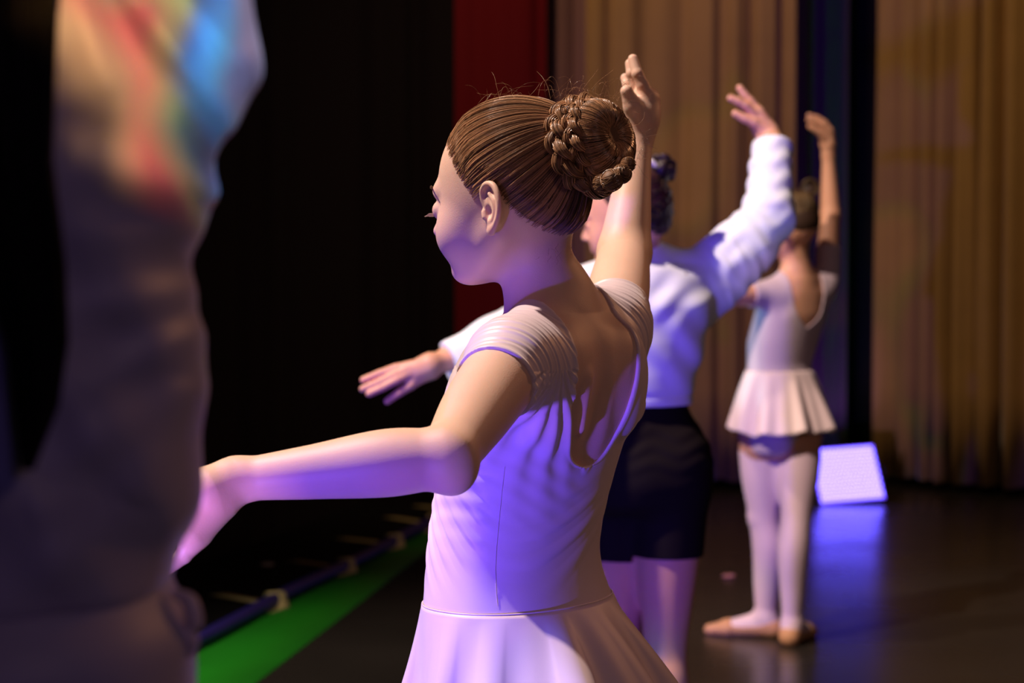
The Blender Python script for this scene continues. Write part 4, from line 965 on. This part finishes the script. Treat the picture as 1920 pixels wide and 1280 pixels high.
tl = ['nearest piece of yellow tape, flat on the green strip beside the near person', 'yellow tape over the cable tube, second from the near end', 'yellow tape over the cable tube, third from the near end', 'yellow tape over the cable tube, third from the far end', 'yellow tape over the cable tube, second from the far end', 'farthest yellow tape over the cable tube, beside the focused dancer']
for i, (a, b, c) in enumerate(tapes):
    if c is None: pts = [floor_at(330, 1204), floor_at(*a), floor_at(*b)]; pts = [p+np.array([0, 0, .006]) for p in pts]
    else:
        p0, p3 = floor_at(*a), floor_at(c[2], c[3]); p1, p2 = floor_at(*b), floor_at(c[0], c[1])
        k = np.argmin(np.linalg.norm(cable[:, :2]-(p1[:2]+p2[:2])/2, axis=1)); cc = cable[k]; dv = nrm(np.array([*(p3-p0)[:2], 0]))
        pts = [p0+np.array([0, 0, .006]), np.array([cc[0], cc[1], 0])-dv*.055+np.array([0, 0, .006])]+[cc+np.array([0, 0, 0])+dv*.0275*sin(q)+np.array([0, 0, .0275*cos(q)]) for q in np.linspace(-1.2, 1.2, 7)]+[np.array([cc[0], cc[1], .006])+dv*.055, p3+np.array([0, 0, .006])]
    pts = np.array(pts); dv = nrm((pts[-1]-pts[0])*np.array([1, 1, 0])); wd = np.array([-dv[1], dv[0], 0])*.030
    V = []; 
    for p in pts: V += [p+wd, p-wd, p+wd-np.array([0, 0, .0022]), p-wd-np.array([0, 0, .0022])]
    Fq = []
    for j in range(len(pts)-1):
        o = 4*j; Fq += [(o, o+1, o+5, o+4), (o+2, o+6, o+7, o+3), (o, o+4, o+6, o+2), (o+1, o+3, o+7, o+5)]
    n4 = 4*(len(pts)-1); Fq += [(0, 2, 3, 1), (n4, n4+1, n4+3, n4+2)]
    t_ = rawmesh('tape_strip', V, Fq, tapem, None, False); tag(t_, tl[i], 'tape', 'tape strips on the stage edge')
# petal and speck on the floor
def petal(name, p, r, m, label):
    F = Field(); F.ell(p+np.array([0, 0, r*.30]), (r, r*.8, r*.3), k=.001); F.ell(p+np.array([r*.6, 0, r*.34]), (r*.6, r*.5, r*.32), k=.004); o = F.mesh(name, r*.12, m); tag(o, label, 'petal'); return o
petal('petal', floor_at(1365, 1083), .022, mat('petal_pink', (.75, .3, .27), .6, .3), 'small pink petal lying on the dark floor left of the farthest dancer')
petal('petal', floor_at(500, 1062)+np.array([0, 0, .001]), .024, mat('petal_pale', (.55, .45, .36), .6, .3), 'small pale petal in the dark beyond the taped blue cable')

def curtain(name, pts, z0, z1, material, label, spacing=.15, depth=.06, seed=1, cat='curtain', hem=None):
    """pleated cloth hanging along the floor line pts; folds run the full height, with thickness"""
    rg = np.random.default_rng(seed); pts = np.array(pts, float); seg = np.linalg.norm(np.diff(pts, axis=0), axis=1); Lt = seg.sum(); n = int(Lt/.008)+2
    s = np.linspace(0, Lt, n); cs = np.concatenate([[0], np.cumsum(seg)]); bx = np.interp(s, cs, pts[:, 0]); by = np.interp(s, cs, pts[:, 1])
    ph = np.cumsum(2*pi/spacing*(1+.45*np.interp(s, np.linspace(0, Lt, max(3, int(Lt/.25))), rg.normal(size=max(3, int(Lt/.25)))))*np.gradient(s)); amp = depth*(.65+.35*np.interp(s, np.linspace(0, Lt, 9), rg.uniform(-1, 1, 9)))
    tx = np.gradient(bx); ty = np.gradient(by); tn = np.hypot(tx, ty); nx, ny = -ty/tn, tx/tn; rows = 14; V = []
    for r in range(rows):
        z = z0+(z1-z0)*r/(rows-1); k = 1-.25*r/(rows-1)
        w_ = np.sin(ph+.25*sin(r*.9))+.28*np.sin(2.3*ph+1+.2*r*.3); off = amp*w_*k; sid = .35*amp*np.cos(ph)*k
        zz = np.full(n, z); 
        if r == 0: zz = z+.006*np.sin(ph)
        V.append(np.stack([bx+nx*off+tx/tn*sid, by+ny*off+ty/tn*sid, zz], 1))
    V = np.concatenate(V); i = np.arange(n-1); F_ = np.concatenate([np.stack([r*n+i, r*n+i+1, (r+1)*n+i+1, (r+1)*n+i], 1) for r in range(rows-1)])
    o = rawmesh(name, V, F_, material); md = o.modifiers.new('thick', 'SOLIDIFY'); md.thickness = .004; tag(o, label, cat); return o
X_ = lambda px, Y: P(px, 481, Y)[0]
beige = mat('beige_velour', (.40, .245, .075), .85, .15, noise=.12, nscale=6, sheen=.2)
black = mat('black_velour', (.012, .008, .010), .9, .1)
beige_shade = mat('shaded_beige_velour', (.22, .12, .09), .9, .1)  # beige cloth in shadow, the shade put into this brown
c1 = curtain('stage_curtain', [(X_(1096, 10.0), 10.0), (X_(1492, 10.0), 10.0)], .045, 6, beige, 'beige pleated backdrop curtain behind the white sweatshirt dancer, left of the dark gap', .15, .06, 3)
c2 = curtain('stage_curtain', [(X_(1652, 10.3), 10.38), (X_(1656, 10.3), 10.25), (X_(1760, 10.0), 10.0), (X_(2100, 9.3), 9.3)], .045, 6, beige, 'beige pleated backdrop curtain at the right edge, right of the dark gap', .19, .075, 11)
c3 = curtain('stage_curtain', [(X_(850, 9.9), 9.9), (X_(1026, 9.9), 9.9)], .045, 6, mat('red_velour', (.12, .003, .006), .85, .15), 'deep red curtain hanging behind the head of the focused dancer', .19, .045, 5)
c4 = curtain('stage_curtain', [(X_(1020, 10.12), 10.12), (X_(1110, 10.12), 10.12)], .02, 6, beige_shade, 'curtain coloured darker for shade in the narrow gap between red and beige curtains', .2, .04, 6)
c5 = curtain('stage_curtain', [(X_(1482, 10.8), 10.8), (X_(1672, 10.8), 10.8)], .02, 6, black, 'black masking curtain in the gap between the two beige curtains', .17, .04, 7)
c6 = curtain('stage_curtain', [(X_(1488, 10.4), 10.4), (X_(1512, 10.4), 10.4)], .02, 6, mat('violet_lit_velour', (.14, .035, .34), .9, .1), 'narrow curtain edge coloured for violet light beside the left beige curtain', .12, .015, 8)  # violet light on this edge is put into the cloth colour
c7 = curtain('stage_curtain', [(X_(1512, 10.55), 10.55), (X_(1590, 10.55), 10.55)], .02, 6, mat('maroon_velour', (.13, .065, .09), .9, .1), 'dark maroon curtain right of the violet-lit curtain edge', .12, .02, 9)
c8 = curtain('stage_curtain', [(X_(-900, 11.6), 11.6), (X_(856, 11.6), 11.6)], -.88, 6, black, 'black masking curtain in the dark hall left of the red curtain', .4, .06, 10)

# ------------------------------------------------------------------ LED flood light on the floor
def led_panel():
    base = floor_at(1592, 945); root = bpy.data.objects.new('stage_light', None); COL.objects.link(root); root.location = base; root.rotation_euler = (0, 0, 0)
    tag(root, 'square LED flood light glowing violet-white on the stage floor', 'stage light')
    hd = bpy.data.objects.new('x', None)
    tilt = radians(28); yw = radians(-3); Rm = Matrix.Rotation(radians(10), 3, 'Z') @ Matrix.Rotation(-tilt, 3, 'X') @ Matrix.Rotation(radians(-3.5), 3, 'Y')
    W, Hh = .320, .275; c = Vector((0, .06, Hh/2*cos(tilt)+.016))
    def place(o, off): o.matrix_local = Matrix.Translation(c+Rm@Vector(off)) @ Rm.to_4x4()
    dk = mat('black_metal', (.01, .01, .012), .4, .5)
    h = boxmesh('housing', (W+.014, .06, Hh+.014), (0, 0, 0), dk, root, bevel=.008); place(h, (0, .033, 0))
    lens = boxmesh('lens_plate', (W, .004, Hh), (0, 0, 0), mat('violet_diffuser', (.1, .08, .3), .3, .5, emit=((.14, .06, 1.0), 3.0)), root, bevel=.0015); place(lens, (0, .001, 0))
    V, F_ = [], []
    nx, nz = 17, 15
    for j in range(nz):
        for i in range(nx):
            x = (-.5+(i+.5+(.25 if j % 2 else -.25))/nx)*W*.97; z = (-.5+(j+.5)/nz)*Hh*.97; b = len(V); r = .0066
            for rr, yy in ((r, -.002), (r*.7, -.005), (0.001, -.0065)):
                for k in range(8): V.append((x+rr*cos(k*pi/4), yy, z+rr*sin(k*pi/4)))
            for q in range(2):
                for k in range(8): F_.append((b+q*8+k, b+q*8+(k+1) % 8, b+(q+1)*8+(k+1) % 8, b+(q+1)*8+k))
    ld = rawmesh('led_array', V, F_, mat('led', (.1, .1, .3), .3, .5, emit=((.12, .105, 1.0), 11.0)), root); place(ld, (0, 0, 0)); ld['kind'] = 'stuff'
    for sx in (-1, 1):
        b = boxmesh('bracket', (.008, .03, .17), (sx*(W/2+.018), .10, .087), dk, root, bevel=.002)
    boxmesh('base_plate', (W+.05, .12, .008), (0, .10, .004), dk, root, bevel=.002)
    rear = boxmesh('heat_sink', (W*.7, .03, Hh*.7), (0, 0, 0), dk, root, bevel=.004); place(rear, (0, .075, 0))
led_panel()
